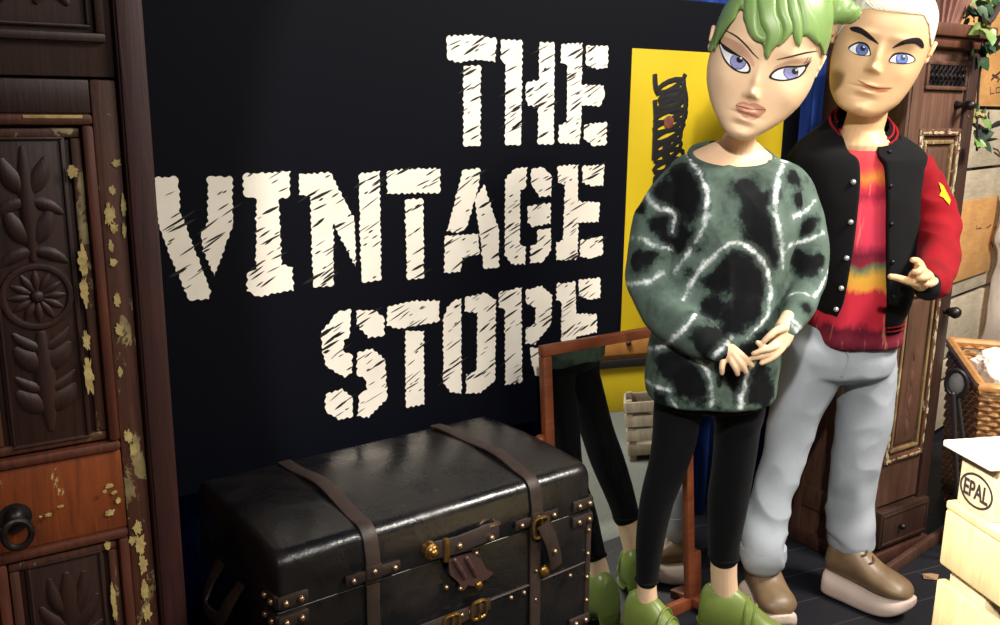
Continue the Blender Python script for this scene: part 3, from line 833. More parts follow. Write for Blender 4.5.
# upper pallet with stamped block
pal2 = thing('wooden_pallet', 'upper pallet with white board top and a block stamped EPAL, at the right edge', 'pallet', tuple(pp(.4, .3, z1t+.019)))
zb0 = z1t+.0185; zb1 = ztop-.013
a1 = pl(992, 480)[0]
for i, a0 in enumerate((.012, .53, 1.03)):
    for b0 in (.012, .50):
        bm = B(); pbox(bm, a0, a0+(a1-.012 if i == 0 else .12), b0, b0+.10, zb0, zb1, .004); bk = obj('block', bm, M_pine2, pal2)
        if i == 0 and b0 < .1: stamped = bk
bm = B(); pbox(bm, -.012, .118, -.014, .63, zb1+.0003, ztop, .003); obj('board', bm, M_whitew, pal2)
bm = B(); pbox(bm, .45, .62, -.012, .63, zb1+.0003, ztop, .004); obj('board', bm, M_whitew, pal2)
bm = B(); pbox(bm, 1.0, 1.2, -.012, .63, zb1+.0003, ztop, .004); obj('board', bm, M_whitew, pal2)
M_stamp = simple('stamp_ink', (44, 34, 34), .7)
# EPAL stamp: oval and letters on the block face
ac, zc = pl(974, 486); ac = (.012+a1)/2; zc = zb0+(zb1-zb0)*.40
aw = (a1-.012)*.43; ah = (zb1-zb0)*.29
bm = B()
pts = [pp(ac+aw*math.cos(k*PI/24), .0115, zc+ah*math.sin(k*PI/24)) for k in range(49)]
tube(bm, pts, .0026, 6, .25, pn, False); obj('oval_stamp', bm, M_stamp, stamped)
cu = bpy.data.curves.new('t', 'FONT'); cu.body = 'EPAL'; cu.size = 1; cu.align_x = 'CENTER'; cu.align_y = 'CENTER'; cu.extrude = .01; cu.offset = .018
to = bpy.data.objects.new('t', cu); COL.objects.link(to)
dg = bpy.context.evaluated_depsgraph_get(); dg.update()
tm = bpy.data.meshes.new_from_object(to.evaluated_get(dg)); bpy.data.objects.remove(to)
xs = [v.co.x for v in tm.vertices]; ys = [v.co.y for v in tm.vertices]
sx = aw*1.55/(max(xs)-min(xs)); sy = ah*1.05/(max(ys)-min(ys))
cx_, cy_ = (max(xs)+min(xs))/2, (max(ys)+min(ys))/2
for v in tm.vertices: v.co = pp(ac+(v.co.x-cx_)*sx, .0117-v.co.z*.1, zc+(v.co.y-cy_)*sy)
finish('stamp_lettering', tm, M_stamp, stamped, False)
# ------------------------------------------------------------------ board wall behind, at the right
ba = math.radians(12); bd = V((math.cos(ba), math.sin(ba), 0)); bn = V((math.sin(ba), -math.cos(ba), 0))
BO = onY(972, 200, 2.3); BO.z = 0
BRm = Matrix((bd, -bn, UP)).transposed()
def bl_(px, py): p = onplane(px, py, BO, bn); return (p-BO).dot(bd), p.z
def bbox(bm, a0, a1, d0, d1, z0, z1, bev=.003): box(bm, BO+bd*((a0+a1)/2)+bn*((d0+d1)/2)+V((0, 0, (z0+z1)/2)), (a1-a0, abs(d1-d0), z1-z0), BRm, bev)
pw = thing('pallet_wall', 'wall of pale grey and orange pallet boards at the right behind the cupboard', 'wall panel', tuple(BO+bd*.6))
M_gboard = wood('grey_board', (168, 154, 132), (196, 182, 158), .8, grain=(4, 40, 60), bstr=.3)
M_oboard = wood('orange_board', (196, 142, 84), (216, 164, 102), .7, grain=(4, 40, 60), bstr=.2)
z = lambda py, px=985: bl_(px, py)[1]
rows = [(z(107), 2.15, M_oboard), (z(166), z(109), M_gboard), (z(228), z(168), M_gboard), (z(282), z(230), M_gboard), (z(335), z(285), M_gboard), (.30, z(337), M_gboard), (.05, .28, M_gboard)]
for (za, zb_, m_) in rows:
    bm = B(); bbox(bm, -.6, 1.5, 0, .025, za+.003, zb_-.003); obj('board', bm, m_, pw)
for a0 in (-.5, .26, 1.3):
    bm = B(); bbox(bm, a0, a0+.09, -.1, -.001, 0.0, 2.15); obj('upright', bm, M_gboard, pw)
a0, _ = bl_(955, 195); a1_, _ = bl_(990, 195)
bm = B(); bbox(bm, a0, a1_, .0255, .04, z(268), z(196), .003); ob = obj('board', bm, M_oboard, pw)
M_mark = simple('board_marks', (70, 46, 34), .8)
bm = B(); R7 = random.Random(4)
def mark(P, r): tube(bm, [BO+bd*bl_(*p)[0]+bn*.0262+V((0, 0, bl_(*p)[1])) for p in P], r, 6, .15, bn, True)
mark([(985, 80), (990, 75), (997, 70)], .006); mark([(986, 75), (992, 78)], .006); mark([(991, 82), (997, 74)], .005); mark([(994, 78), (998, 77)], .004)
for P in ([(984, 87), (984, 94)], [(984, 94), (988, 93)], [(990, 88), (990, 93)], [(990, 93), (994, 92)], [(994, 92), (994, 87), (990, 88)], [(997, 86), (997, 92)]): mark(P, .0022)
mark([(987, 148), (992, 150), (996, 157)], .004); mark([(988, 152), (994, 156)], .005)
obj('scrawled_marks', bm, M_mark, pw)
bm = B()
def mark2(P, r): tube(bm, [BO+bd*bl_(*p)[0]+bn*.0408+V((0, 0, bl_(*p)[1])) for p in P], r, 6, .15, bn, True)
mark2([(968, 228), (972, 227)], .003); mark2([(977, 227), (982, 224)], .003); mark2([(979, 229), (981, 223)], .002); mark2([(982, 241), (984, 246)], .006); mark2([(967, 229), (967, 224)], .002)
obj('scrawled_marks', bm, M_mark, ob)
# white cloth hanging in front of the boards
bm = B(); rows = []
prof = [(190, 1001, 26), (205, 999, 28), (222, 995, 31), (240, 992, 34), (250, 994, 33), (275, 993, 34), (300, 989, 38), (325, 986, 41), (350, 985, 43)]
prof = catmull(prof, 5)
for y, xl, w in prof:
    r = []
    for k in range(41):
        t_ = k/40; px = xl+w*t_*1.2
        p = onplane(px, y, BO+bn*.06, bn)
        r.append(p+bn*(.05*math.sin(PI*t_)+.016*math.sin(t_*15+y*.012)+.010*math.sin(t_*29-y*.02)+.03*noise.noise(V((t_*3, y*.03, 2.0)))))
    rows.append(r)
vs = [[bm.verts.new(p) for p in r] for r in rows]
for a, b in zip(vs, vs[1:]):
    for i in range(40): bm.faces.new((a[i], a[i+1], b[i+1], b[i]))
bmesh.ops.solidify(bm, geom=bm.faces[:], thickness=.004)
tag(obj('hanging_cloth', bm, fabric('cream_cloth', (216, 198, 184), (232, 218, 204), var=6), angle=None), 'crumpled cream cloth hanging on the pallet boards at the right edge', 'cloth')
# ------------------------------------------------------------------ wicker basket
zr = .62
b1 = onZ(950, 340, zr); b2 = onZ(982, 386, zr)
e1 = (b2-b1); e1.z = 0; Ls = e1.length; e1.normalize(); e2 = V((-e1.y, e1.x, 0))
if e2.x < 0: e2 = -e2
Wb = .5
print('basket', b1, b2, Ls)
bk = thing('wicker_basket', 'square wicker basket full of white cloths beside the narrow cupboard', 'basket', tuple(b1+e1*Ls/2+e2*Wb/2-UP*zr))
M_wick = simple('wicker', (170, 122, 72), .65, 0, (134, 92, 52), 40, 150, .3)
def perim(z, tp_=.85, n=22, off=0):
    f = tp_+(1-tp_)*z/zr; c = b1+e1*Ls/2+e2*Wb/2; P = []
    hx, hy = Ls/2*f, Wb/2*f
    cs = [(-hx, -hy), (hx, -hy), (hx, hy), (-hx, hy)]
    for i in range(4):
        a, b_ = cs[i], cs[(i+1) % 4]
        for k in range(n):
            t_ = k/n; x = a[0]+(b_[0]-a[0])*t_; y = a[1]+(b_[1]-a[1])*t_
            o = off*((-1)**k)
            nx, ny = [(0, -1), (1, 0), (0, 1), (-1, 0)][i]
            P.append(V((c.x, c.y, 0))+e1*(x+nx*o)+e2*(y+ny*o)+UP*z)
    P.append(P[0]); return P
bm = B()
nr = 34
for i in range(nr):
    zz = .01+(zr-.04)*i/nr
    tube(bm, perim(zz, off=.0055*(-1)**i), .0098, 6, 1, None, False)
obj('woven_wall', bm, M_wick, bk)
bm = B(); tube(bm, perim(zr-.005), .017, 8, 1, None, False); tube(bm, perim(zr-.02, off=.004), .012, 8, 1, None, False); obj('rim', bm, simple('cane_rim', (196, 142, 80), .5, 0, (168, 116, 62), 30), bk)
bm = B(); c = b1+e1*Ls/2+e2*Wb/2; box(bm, (c.x, c.y, .012), (Ls*.84, Wb*.84, .02), Matrix((e1, e2, UP)).transposed()); obj('bottom', bm, M_wick, bk)
M_print = NT('printed_cotton')
vv = M_print.add('ShaderNodeTexVoronoi'); M_print.link(M_print.co(), vv.inputs['Vector']); vv.inputs['Scale'].default_value = 26
M_print.out(M_print.ramp(M_print.noise(16, detail=3), [(.36, (124, 104, 116)), (.44, (232, 222, 206)), (.62, (242, 234, 220)), (.72, (212, 190, 120))]), .9, 0, .2, M_print.noise(200), .2, .001); M_print = M_print.m
M_white = fabric('white_cotton', (236, 228, 214), (244, 238, 226))
def cloth(u, v, z, ru, rv, rz, seed, m_, label):
    bm = B(); bmesh.ops.create_icosphere(bm, subdivisions=5, radius=1)
    for q in bm.verts:
        n_ = q.co.copy(); a = 1+.35*noise.noise(n_*1.6+V((seed, 0, 0)))+.12*(1-2*abs(noise.noise(n_*3.2+V((0, seed, 0)))))
        p = n_*a; 
        q.co = V((c.x, c.y, 0))+e1*(u+p.x*ru)+e2*(v+p.y*rv)+UP*(z+p.z*rz)
    return tag(obj('folded_cloth', bm, m_, angle=None), label, 'cloth', 'cloths in the basket')
cloth(-.06, -.13, zr-.035, .11, .075, .06, 1.3, M_white, 'white cloth bunched at the left inside the wicker basket')
cloth(.08, .02, zr-.02, .13, .10, .085, 4.1, M_print, 'cream printed cloth heaped in the middle of the wicker basket')
cloth(-.13, .11, zr-.02, .10, .09, .075, 7.7, M_white, 'white cloth at the back right of the wicker basket')
# support of cloths: filled lower part
bm = B(); box(bm, (c.x, c.y, (zr-.14)/2+.015), (Ls*.72, Wb*.72, zr-.18), Matrix((e1, e2, UP)).transposed(), .03)
tag(obj('folded_cloth', bm, M_white), 'stack of white cloths filling the wicker basket under the printed ones', 'cloth', 'cloths in the basket')
# black folding stool
fs_c = onY(957, 383, 1.50)
st = thing('folding_stool', 'folded black stool with grey oval seat leaning between cupboard and wicker basket', 'stool', (fs_c.x, fs_c.y, 0))
sd = V((.55, -.84, 0)).normalized()
bm = B(); sphere(bm, fs_c, 1, 24, (.012, .026, .036), Matrix.Rotation(.25, 3, 'Z')); obj('seat', bm, simple('grey_seat', (120, 118, 118), .5), st)
bm = B(); Rz = Matrix.Rotation(.25, 3, 'Z')
tube(bm, [fs_c+Rz @ V((-.006, .030*math.cos(k*PI/14), .042*math.sin(k*PI/14))) for k in range(29)], .007, 8, 1, None, False); obj('seat_rim', bm, M_black, st)
for px, dx in ((949, 0), (957, .03)):
    top = onY(953 if dx == 0 else 957, 394, 1.495); bot = onY(px+6, 440, 1.50); d = (bot-top).normalized(); b_ = top+d*((top.z-.004)/-d.z)
    bm = B(); tube(bm, [top, b_], .007, 8); obj('leg', bm, simple('stool_leg', (46, 44, 48), .4), st)
# ------------------------------------------------------------------ on top of the cupboard
zt = CZ(1.775)
pq = onY(949, 16, 1.76)
vz = thing('fluted_pot', 'reddish brown fluted pot standing on top of the narrow cupboard', 'pot', (pq.x, 1.78, zt))
bm = B(); rings = []
for k in range(14):
    t_ = k/13; r_ = .045+.075*t_**1.1; zz = zt+.001+.2*t_; R = []
    for i in range(96):
        a = i*2*PI/96; q = r_*(1+.05*math.cos(24*a)); R.append(V((pq.x+q*math.cos(a), 1.78+q*math.sin(a), zz)))
    rings.append(R)
for k in range(4):
    r_ = .11-.02*k; rings.append([V((pq.x+r_*math.cos(i*2*PI/96), 1.78+r_*math.sin(i*2*PI/96), zt+.2-.04*k)) for i in range(96)])
loft(bm, rings); obj('bowl', bm, simple('fluted_clay', (150, 108, 96), .6, 0, (122, 84, 74), 20), vz)
bm = B(); tube(bm, [V((pq.x+.121*math.cos(k*PI/20), 1.78+.121*math.sin(k*PI/20), zt+.2)) for k in range(41)], .009, 8, 1, None, False); obj('rim', bm, simple('clay_rim', (128, 88, 76), .6), vz)
pt = thing('trailing_plant', 'green leafy vine spilling over the top right corner of the narrow cupboard', 'plant', (2.84, 1.74, zt))
M_leafd = simple('leaf_dark', (24, 48, 30), .5, 0, (38, 70, 36), 12); M_leafl = simple('leaf_light', (72, 112, 44), .5, 0, (126, 138, 84), 12); M_leafb = simple('leaf_dry', (128, 118, 66), .6, 0, (100, 92, 50), 20)
M_stem = simple('vine_stem', (40, 32, 26), .7)
def leafm(bm, p, d, n, L, w):
    d = d.normalized(); s = d.cross(n).normalized(); n = s.cross(d)
    pts = [(0, 0, 0), (.25, .5, .08), (.55, .46, .06), (1, 0, -.12)]
    vs = {}
    A = [bm.verts.new(p+d*(L*x)+n*(L*zz)) for x, zz in ((0, 0), (.3, -.02), (.6, -.02), (1, -.12))]
    for sg in (1, -1):
        Q = [bm.verts.new(p+d*(L*x)+s*(sg*w*y)+n*(L*zz)) for x, y, zz in ((.12, .42, .07), (.42, .55, .08), (.78, .26, 0))]
        for f in ((A[0], A[1], Q[0]), (A[1], Q[1], Q[0]), (A[1], A[2], Q[1]), (A[2], Q[2], Q[1]), (A[2], A[3], Q[2])): bm.faces.new(f if sg > 0 else f[::-1])
R9 = random.Random(21)
def leaves(m_, spots, n, L0):
    bm = B()
    for i in range(n):
        px, py, sp, Y = R9.choice(spots)
        p = onY(px+R9.gauss(0, sp), py+R9.gauss(0, sp*.8), Y+R9.uniform(-.05, .06))
        d = V((R9.uniform(-1, 1), R9.uniform(-1, .3), R9.uniform(-1, .5))); nrm = V((R9.uniform(-.5, .5), -1, R9.uniform(-.1, .9)))
        L = L0*R9.uniform(.7, 1.3); leafm(bm, p, d, nrm, L, L*.8)
    return obj('leaves', bm, m_, pt, angle=60)
leaves(M_leafd, [(984, 6, 7, 1.72), (978, 12, 5, 1.72), (990, 2, 6, 1.74), (985, 46, 2.5, 1.64), (979, 145, 4, 1.68), (977, 56, 2, 1.68)], 46, .05)
leaves(M_leafl, [(982, 24, 3, 1.6), (986, 30, 3, 1.6), (975, 8, 6, 1.75), (979, 106, 4, 1.7), (977, 142, 3, 1.66), (982, 118, 3, 1.7)], 26, .042)
leaves(M_leafb, [(966, 8, 6, 1.75), (970, 4, 7, 1.8), (962, 14, 4, 1.76), (976, 112, 4, 1.7)], 60, .03)
bm = B()
tube(bm, [onY(*p) for p in ((962, 16, 1.74), (978, 10, 1.7), (988, 22, 1.66), (998, 8, 1.7), (1010, -6, 1.75))], .010, 8, sub=5)
tube(bm, [onY(*p) for p in ((980, 14, 1.7), (984, 40, 1.68), (979, 80, 1.69), (977, 120, 1.69), (977, 150, 1.68))], .004, 6, sub=5)
obj('stem', bm, M_stem, pt)
bm = B()
for P in (((972, 124, 1.68), (979, 127, 1.7), (987, 129, 1.75), (997, 124, 1.85), (1012, 121, 1.9)),): tube(bm, [onY(*p) for p in P], [.004, .010, .004, .011, .005], 8, .4, (0, 1, 0), True, 5)
obj('stem', bm, simple('black_vine', (26, 24, 24), .6), pt)
# ------------------------------------------------------------------ mannequins
def ad(px, py, d):
    d -= SHIFT(py); r_ = ray(px, py); return CAM + r_*(d/r_.dot(FH))
SHIFT = lambda py: 0
def kk(P): return (P-CAM).dot(FW)/F
def ringP(px, py, d, hw, hd, tilt=0, p=2.3, n=48, a0=0, a1=2*PI):
    c = ad(px, py, d); w = hw*kk(c); R = []
    for i in range(n):
        a = a0+(a1-a0)*i/(n if abs(a1-a0-2*PI) < 1e-6 else n-1)
        ca, sa = math.cos(a), math.sin(a)
        x = w*math.copysign(abs(ca)**(2/p), ca); y = hd*math.copysign(abs(sa)**(2/p), sa)
        R.append(c+RH*x-FH*y-UP*(tilt*sa))
    return R
def ptube(bm, L, seg=16, sub=4, flat=1, fdir=None, caps=True):
    """L: (px, py, d, radius px)"""
    P = [ad(x, y, d) for x, y, d, r in L]; R_ = [r*kk(p) for p, (x, y, d, r) in zip(P, L)]
    tube(bm, P, R_, seg, flat, fdir, caps, sub)
def interp(L, t):
    """smooth profile lookup"""
    if t <= L[0][0]: return L[0][1]
    if t >= L[-1][0]: return L[-1][1]
    for i in range(len(L)-1):
        if L[i][0] <= t <= L[i+1][0]:
            x0, y0 = L[i]; x1, y1 = L[i+1]
            m0 = (L[i+1][1]-L[i-1][1])/(L[i+1][0]-L[i-1][0]) if i > 0 else (y1-y0)/(x1-x0)
            m1 = (L[i+2][1]-L[i][1])/(L[i+2][0]-L[i][0]) if i+2 < len(L) else (y1-y0)/(x1-x0)
            h = x1-x0; s = (t-x0)/h
            return (2*s**3-3*s*s+1)*y0+(s**3-2*s*s+s)*h*m0+(-2*s**3+3*s*s)*y1+(s**3-s*s)*h*m1
def head_frame(px, py, d, roll):
    c = ad(px, py, d); f = (CAM-c).normalized()
    r0 = (RT-f*RT.dot(f)).normalized(); u0 = f.cross(r0)
    if u0.dot(UP) < 0: u0 = -u0
    ro = math.radians(roll); r = r0*math.cos(ro)-u0*math.sin(ro); u = r0*math.sin(ro)+u0*math.cos(ro)
    return c, r, f, u, kk(c)
def head_bm(fr, hw, yf, yb, feats, p=2.25, nt=150, na=220):
    c, r, f, u, k = fr; bm = B(); rings = []
    t0, t1 = hw[0][0], hw[-1][0]
    for i in range(nt+1):
        s = i/nt; t = t0+(t1-t0)*(.5-.5*math.cos(PI*s)) if False else t0+(t1-t0)*(s*.55+.45*(.5-.5*math.cos(PI*s)))
        w = max(interp(hw, t), .5); a = interp(yf, t); b = interp(yb, t); yc = (a+b)/2; ry = max((a-b)/2, .5)
        R = []
        for j in range(na):
            th = j*2*PI/na; ca, sa = math.cos(th), math.sin(th)
            x = w*math.copysign(abs(ca)**(2/p), ca); y = yc+ry*math.copysign(abs(sa)**(2/p), sa)
            if sa > 0:
                q = 0
                for (x0, tt0, A, sx, st) in feats: q += A*math.exp(-((x-x0)/sx)**2-((t-tt0)/st)**2)
                y += q*min(1, sa*2.5)
            R.append(c+(r*x+f*y+u*t)*k)
        rings.append(R)
    loft(bm, rings)
    return bm
def add_ear(bm, fr, x, t, y, h, sg):
    c, r, f, u, k = fr
    P = lambda a, b, e: c+(r*a+f*b+u*e)*k
    pts = []
    for i in range(15):
        a = math.radians(-60+i*250/14)
        pts.append(P(x+sg*(2.2+1.5*math.sin(a)), y-3-5.5*math.cos(a-.3), t+h*math.sin(a)*(1 if math.sin(a) > 0 else .85)))
    tube(bm, pts, 2.1*k, 8)
    R = Matrix((r, f, u)).transposed()
    sphere(bm, P(x, y-3, t), k, 14, (2.6, 5.2, h*.9), R)
    sphere(bm, P(x+sg*.5, y+.5, t-h*.75), k, 10, (2.6, 3.4, 3.4), R)
def mesh_join(meshes):
    bm = B()
    for m in meshes:
        bm.from_mesh(m); bpy.data.meshes.remove(m)
    return bm
def shoe_frame(heel_px, toe_px):
    a = onZ(*heel_px, 0); b = onZ(*toe_px, 0); t = (b-a); L = t.length; t.normalize()
    return a, t, V((t.y, -t.x, 0)), L
def shoe_loft(bm, fr, secs, n=28, p=2.6):
    """secs: (l, half width, z bottom, z top)"""
    a, t, s, L = fr; rings = []
    secs = catmull(secs, 5)
    for l, w, z0, z1 in secs:
        zc = (z0+z1)/2; rz = max((z1-z0)/2, .001); w = max(w, .001)
        R = []
        for i in range(n):
            th = i*2*PI/n; ca, sa = math.cos(th), math.sin(th)
            x = w*math.copysign(abs(ca)**(2/p), ca); z = zc+rz*math.copysign(abs(sa)**(2/p), sa)
            if sa > 0: x *= 1-.28*sa          # uppers lean inwards
            R.append(a+t*(l*L)+s*x+UP*z)
        rings.append(R)
    loft(bm, rings)
def skin(name, c1, c2, rough=.46):
    t = NT(name); t.out(t.ramp(t.noise(5), [(.3, c1), (.7, c2)]), rough, 0, .35)
    t.b.inputs['Subsurface Weight'].default_value = .0
    return t.m
M_skinw = skin('painted_skin_pale', (238, 200, 162), (242, 206, 170)); M_skinm = skin('painted_skin_tan', (226, 184, 138), (230, 190, 146))
def set_attr(me, name, vals):
    a = me.attributes.new(name, 'FLOAT', 'POINT'); a.data.foreach_set('value', vals)
from mathutils.kdtree import KDTree
# ============================== woman (hips and chest stand forward of the heels)
SHIFT = lambda py: .095*min(1, max(0, (600-py)/190))
DW = 2.30
wom = thing('mannequin', 'big-headed mannequin with green hair, tie-dye sweater, black leggings and green shoes', 'mannequin', tuple(onZ(690, 640, 0)))
# ---- body (one skin)
bm = B()
ptube(bm, [(741, 122, 2.30, 14), (740, 136, 2.31, 15.5), (737, 147, 2.315, 19), (734, 156, 2.32, 27)], 24)
loft(bm, [ringP(737, 141, 2.33, 19, .045), ringP(735, 147, 2.33, 28, .052, .008), ringP(732, 153, 2.325, 38, .058, .012), ringP(733, 163, 2.31, 50, .065, .01), ringP(733, 175, 2.31, 62, .08), ringP(732, 215, 2.30, 55, .09), ringP(724, 270, 2.3, 50, .09), ringP(713, 330, 2.3, 52, .10), ringP(708, 385, 2.3, 55, .10), ringP(708, 400, 2.3, 48, .09)])
ptube(bm, [(680, 190, 2.31, 14), (662, 240, 2.31, 14), (656, 285, 2.30, 13), (684, 325, 2.20, 12), (714, 347, 2.13, 8), (722, 350, 2.115, 8)], 16)
ptube(bm, [(784, 190, 2.31, 13), (800, 235, 2.3, 13), (806, 275, 2.28, 12), (798, 305, 2.2, 11), (787, 321, 2.13, 8.5), (783, 328, 2.11, 8.5)], 16)
# image-left hand, back of the hand up
ptube(bm, [(718, 349, 2.118, 8), (725, 351.5, 2.106, 9.5), (730, 354, 2.10, 10)], 16, 4, .6, -FH)
for L in ([(732, 347.5, 2.10, 3.9), (739, 353, 2.09, 3.6), (746, 359, 2.084, 3.3), (752, 365.5, 2.087, 2.8)],
          [(732, 351.5, 2.096, 4.0), (737, 358.5, 2.086, 3.7), (742.5, 365.5, 2.081, 3.4), (746, 372, 2.086, 2.8)],
          [(729.5, 355, 2.097, 3.9), (732, 361.5, 2.087, 3.6), (735.5, 368, 2.083, 3.3), (737.5, 374, 2.088, 2.8)],
          [(724.5, 356, 2.104, 3.7), (723, 362, 2.095, 3.4), (722, 367.5, 2.091, 3.1), (722, 373, 2.093, 2.6)],
          [(727, 346, 2.122, 3.9), (733, 352, 2.125, 3.5), (738, 359, 2.122, 2.8)]):
    ptube(bm, L, 12, 4)
# image-right hand, palm towards the waist
ptube(bm, [(787, 325, 2.112, 8), (785.5, 333, 2.105, 9.5), (781, 341, 2.10, 10)], 16, 4, .58, -FH)
for L in ([(787, 338, 2.10, 4.0), (782, 348, 2.09, 3.8), (773, 357, 2.082, 3.4), (761.5, 363, 2.08, 2.7)],
          [(780, 347, 2.092, 3.9), (771, 352.5, 2.082, 3.5), (762, 356, 2.078, 3.2), (752.5, 358, 2.08, 2.6)],
          [(778, 345, 2.088, 3.7), (770, 348.5, 2.072, 3.3), (762, 350.5, 2.070, 3.0), (753.5, 353.5, 2.073, 2.5)],
          [(776, 341, 2.093, 3.6), (769, 347.5, 2.080, 3.2), (763, 346.5, 2.074, 3.0), (757.5, 342.5, 2.074, 2.5)],
          [(784, 328, 2.095, 4.4), (776.5, 330.5, 2.078, 4.0), (769.5, 336, 2.072, 3.6), (764, 341, 2.072, 3.0)]):
    ptube(bm, L, 12, 4)
# legs
ptube(bm, [(682, 395, 2.30, 20), (673, 445, 2.287, 15), (660, 490, 2.28, 12), (651, 535, 2.295, 10), (647, 572, 2.30, 9.5), (647, 590, 2.30, 9.8), (648, 606, 2.30, 11), (652, 628, 2.29, 11)], 20)
ptube(bm, [(733, 398, 2.32, 24), (737, 440, 2.33, 18), (731, 480, 2.34, 15), (726, 510, 2.35, 14), (724, 555, 2.36, 13.2), (724, 580, 2.36, 13), (726, 600, 2.36, 14), (730, 614, 2.36, 13)], 20)
bodym = remesh(bm, .0028, 2)
FRW = head_frame(763, 62, 2.26, 15)
hw = [(-76,2),(-75,8),(-72,14),(-68,19),(-60,27.5),(-50,36.5),(-40,43),(-30,48),(-15,52),(0,52.8),(20,52),(40,50.5),(60,45),(76,35),(88,21),(93,11),(95,3)]
yf = [(-76,36),(-75,40),(-72,43),(-68,45),(-60,46),(-50,46),(-30,48),(-15,49),(0,50),(20,53),(40,51),(60,43),(76,30),(88,14),(95,0)]
yb = [(-76,28),(-75,20),(-72,12),(-68,4),(-60,-10),(-50,-26),(-40,-38),(-30,-47),(-15,-54),(0,-58),(20,-60),(40,-57),(60,-50),(76,-38),(88,-22),(95,-4)]
feats = [(0,-30,9,4.6,4.2),(0,-20,5.5,4.0,9),(0,-6,1.5,5,8),(-5.2,-33,2.6,2.6,2.6),(5.2,-33,2.6,2.6,2.6),
         (-26,-3,-3.2,13,8),(26,-3,-3.2,13,8),(-24,13,1.8,14,5),(24,13,1.8,14,5),(-34,-24,2.2,11,10),(34,-24,2.2,11,10),
         (0,-47.5,3.2,9,2.6),(-5,-47,1.6,5,2.4),(5,-47,1.6,5,2.4),(0,-55.5,4.2,8,3.4),(0,-50.8,-1.4,12,1.1),(0,-61.5,-1.6,10,3),(0,-70,2.2,9,5),(0,-41,-1.0,3,4)]
hb = head_bm(FRW, hw, yf, yb, feats)
hm0 = bpy.data.meshes.new('h0'); bmesh.ops.recalc_face_normals(hb, faces=hb.faces[:]); hb.to_mesh(hm0); headcopy = hm0
hm0 = bpy.data.meshes.new('h0'); bmesh.ops.recalc_face_normals(hb, faces=hb.faces[:]); hb.to_mesh(hm0); headcopy = hm0
add_ear(hb, FRW, -54.5, 9, -9, 11, -1); add_ear(hb, FRW, 51.5, 9, -9, 11, 1)
hm = bpy.data.meshes.new('h'); bmesh.ops.recalc_face_normals(hb, faces=hb.faces[:]); hb.to_mesh(hm); hb.free()
hbv = bvh_of(hm)
bm = mesh_join([bodym, hm]); bodyw = obj('body', bm, M_skinw, wom, angle=None)
# ---- painted face
M_ink = simple('face_ink', (30, 24, 30), .4); M_eyewhite = simple('eye_white', (240, 240, 244), .3)
M_irisw = simple('iris_violet', (158, 160, 208), .25, c2=(124, 126, 182), scale=400); M_lipw = simple('lip_tan', (194, 138, 112), .4, c2=(188, 132, 106), scale=10)
M_shadow = simple('eye_shadow_brown', (216, 170, 142), .5)
def paintpart(name, poly, bv, off, m_, parent, step=1.5, smooth_n=5):
    P = catmull(poly, smooth_n, True) if smooth_n else poly
    return obj(name, paint_bm(P, bv, off, step), m_, parent, angle=None)
def disc(cx, cy, rx, ry=None, n=28): return [(cx+rx*math.cos(k*2*PI/n), cy+(ry or rx)*math.sin(k*2*PI/n)) for k in range(n)]
def clip(P, Q):
    """keep disc P inside convex-ish eye outline Q (points outside are pulled to the outline)"""
    cx = sum(x for x, y in P)/len(P); cy = sum(y for x, y in P)/len(P); out = []
    for x, y in P:
        s = 1.0
        while s > .05 and not inpoly(cx+(x-cx)*s, cy+(y-cy)*s, Q): s -= .02
        out.append((cx+(x-cx)*s, cy+(y-cy)*s))
    return out
def grow(P, g, cx=None, cy=None):
    cx = sum(x for x, y in P)/len(P); cy = sum(y for x, y in P)/len(P)
    return [(x+(x-cx)/math.hypot(x-cx, y-cy)*g, y+(y-cy)/math.hypot(x-cx, y-cy)*g) for x, y in P]
def eye(poly, liner, ic, ir, pc_, pr, bv, parent, miris, shadow=None):
    Q = catmull(poly, 6, True)
    if shadow: paintpart('eye_shadow', shadow, bv, .0003, M_shadow, parent)
    paintpart('eyeliner', liner, bv, .0006, M_ink, parent, 1.0)
    obj('eye', paint_bm(Q, bv, .0015, 1.0), M_eyewhite, parent, angle=None)
    obj('iris_rim', paint_bm(clip(disc(*ic, ir), Q), bv, .0019, 1.0), M_ink, parent, angle=None)
    obj('iris', paint_bm(clip(disc(*ic, ir-.7), Q), bv, .0023, 1.0), miris, parent, angle=None)
    obj('pupil', paint_bm(clip(disc(*pc_, pr), Q), bv, .0027, 1.0), M_ink, parent, angle=None)
    obj('eye_glint', paint_bm(disc(pc_[0]+pr*.45, pc_[1]-pr*.5, pr*.36, None, 12), bv, .0031, 1.0), M_eyewhite, parent, angle=None)
eye([(720.5,44),(724.5,49.5),(731,53.5),(739.6,57),(746,62.5),(749,68),(747.5,71.5),(740.8,71.3),(733,67.5),(726.5,60.5),(722.5,52)],
    [(719.2,41),(724.8,48),(731.2,52),(740.5,55.6),(747.6,61.2),(751,68),(749,73.2),(740.8,73),(732,68.8),(724.8,61.2),(720.6,51)],
    (738.4,61.5), 8.3, (740.2,59.8), 3.4, hbv, bodyw, M_irisw, [(720,36),(731,39),(744,47),(754,61),(753,67),(746,58),(731,50.5),(722,45)])
eye([(771.5,76.3),(776.8,70.8),(786.6,67.6),(797,67.5),(804.5,66.5),(802.5,71.5),(797,76.4),(786.6,79.3),(777,79.0)],
    [(768.8,77.2),(775,69.6),(786,65.8),(797,65.5),(806,64),(811.5,60),(807,67.5),(804.5,72.5),(798,78),(786.6,81),(776,80.6)],
    (790.5,72.2), 7.6, (794.4,71), 3.2, hbv, bodyw, M_irisw, [(770,74),(776,66),(788,61),(804,58),(812,57),(806,63),(790,64),(777,69)])
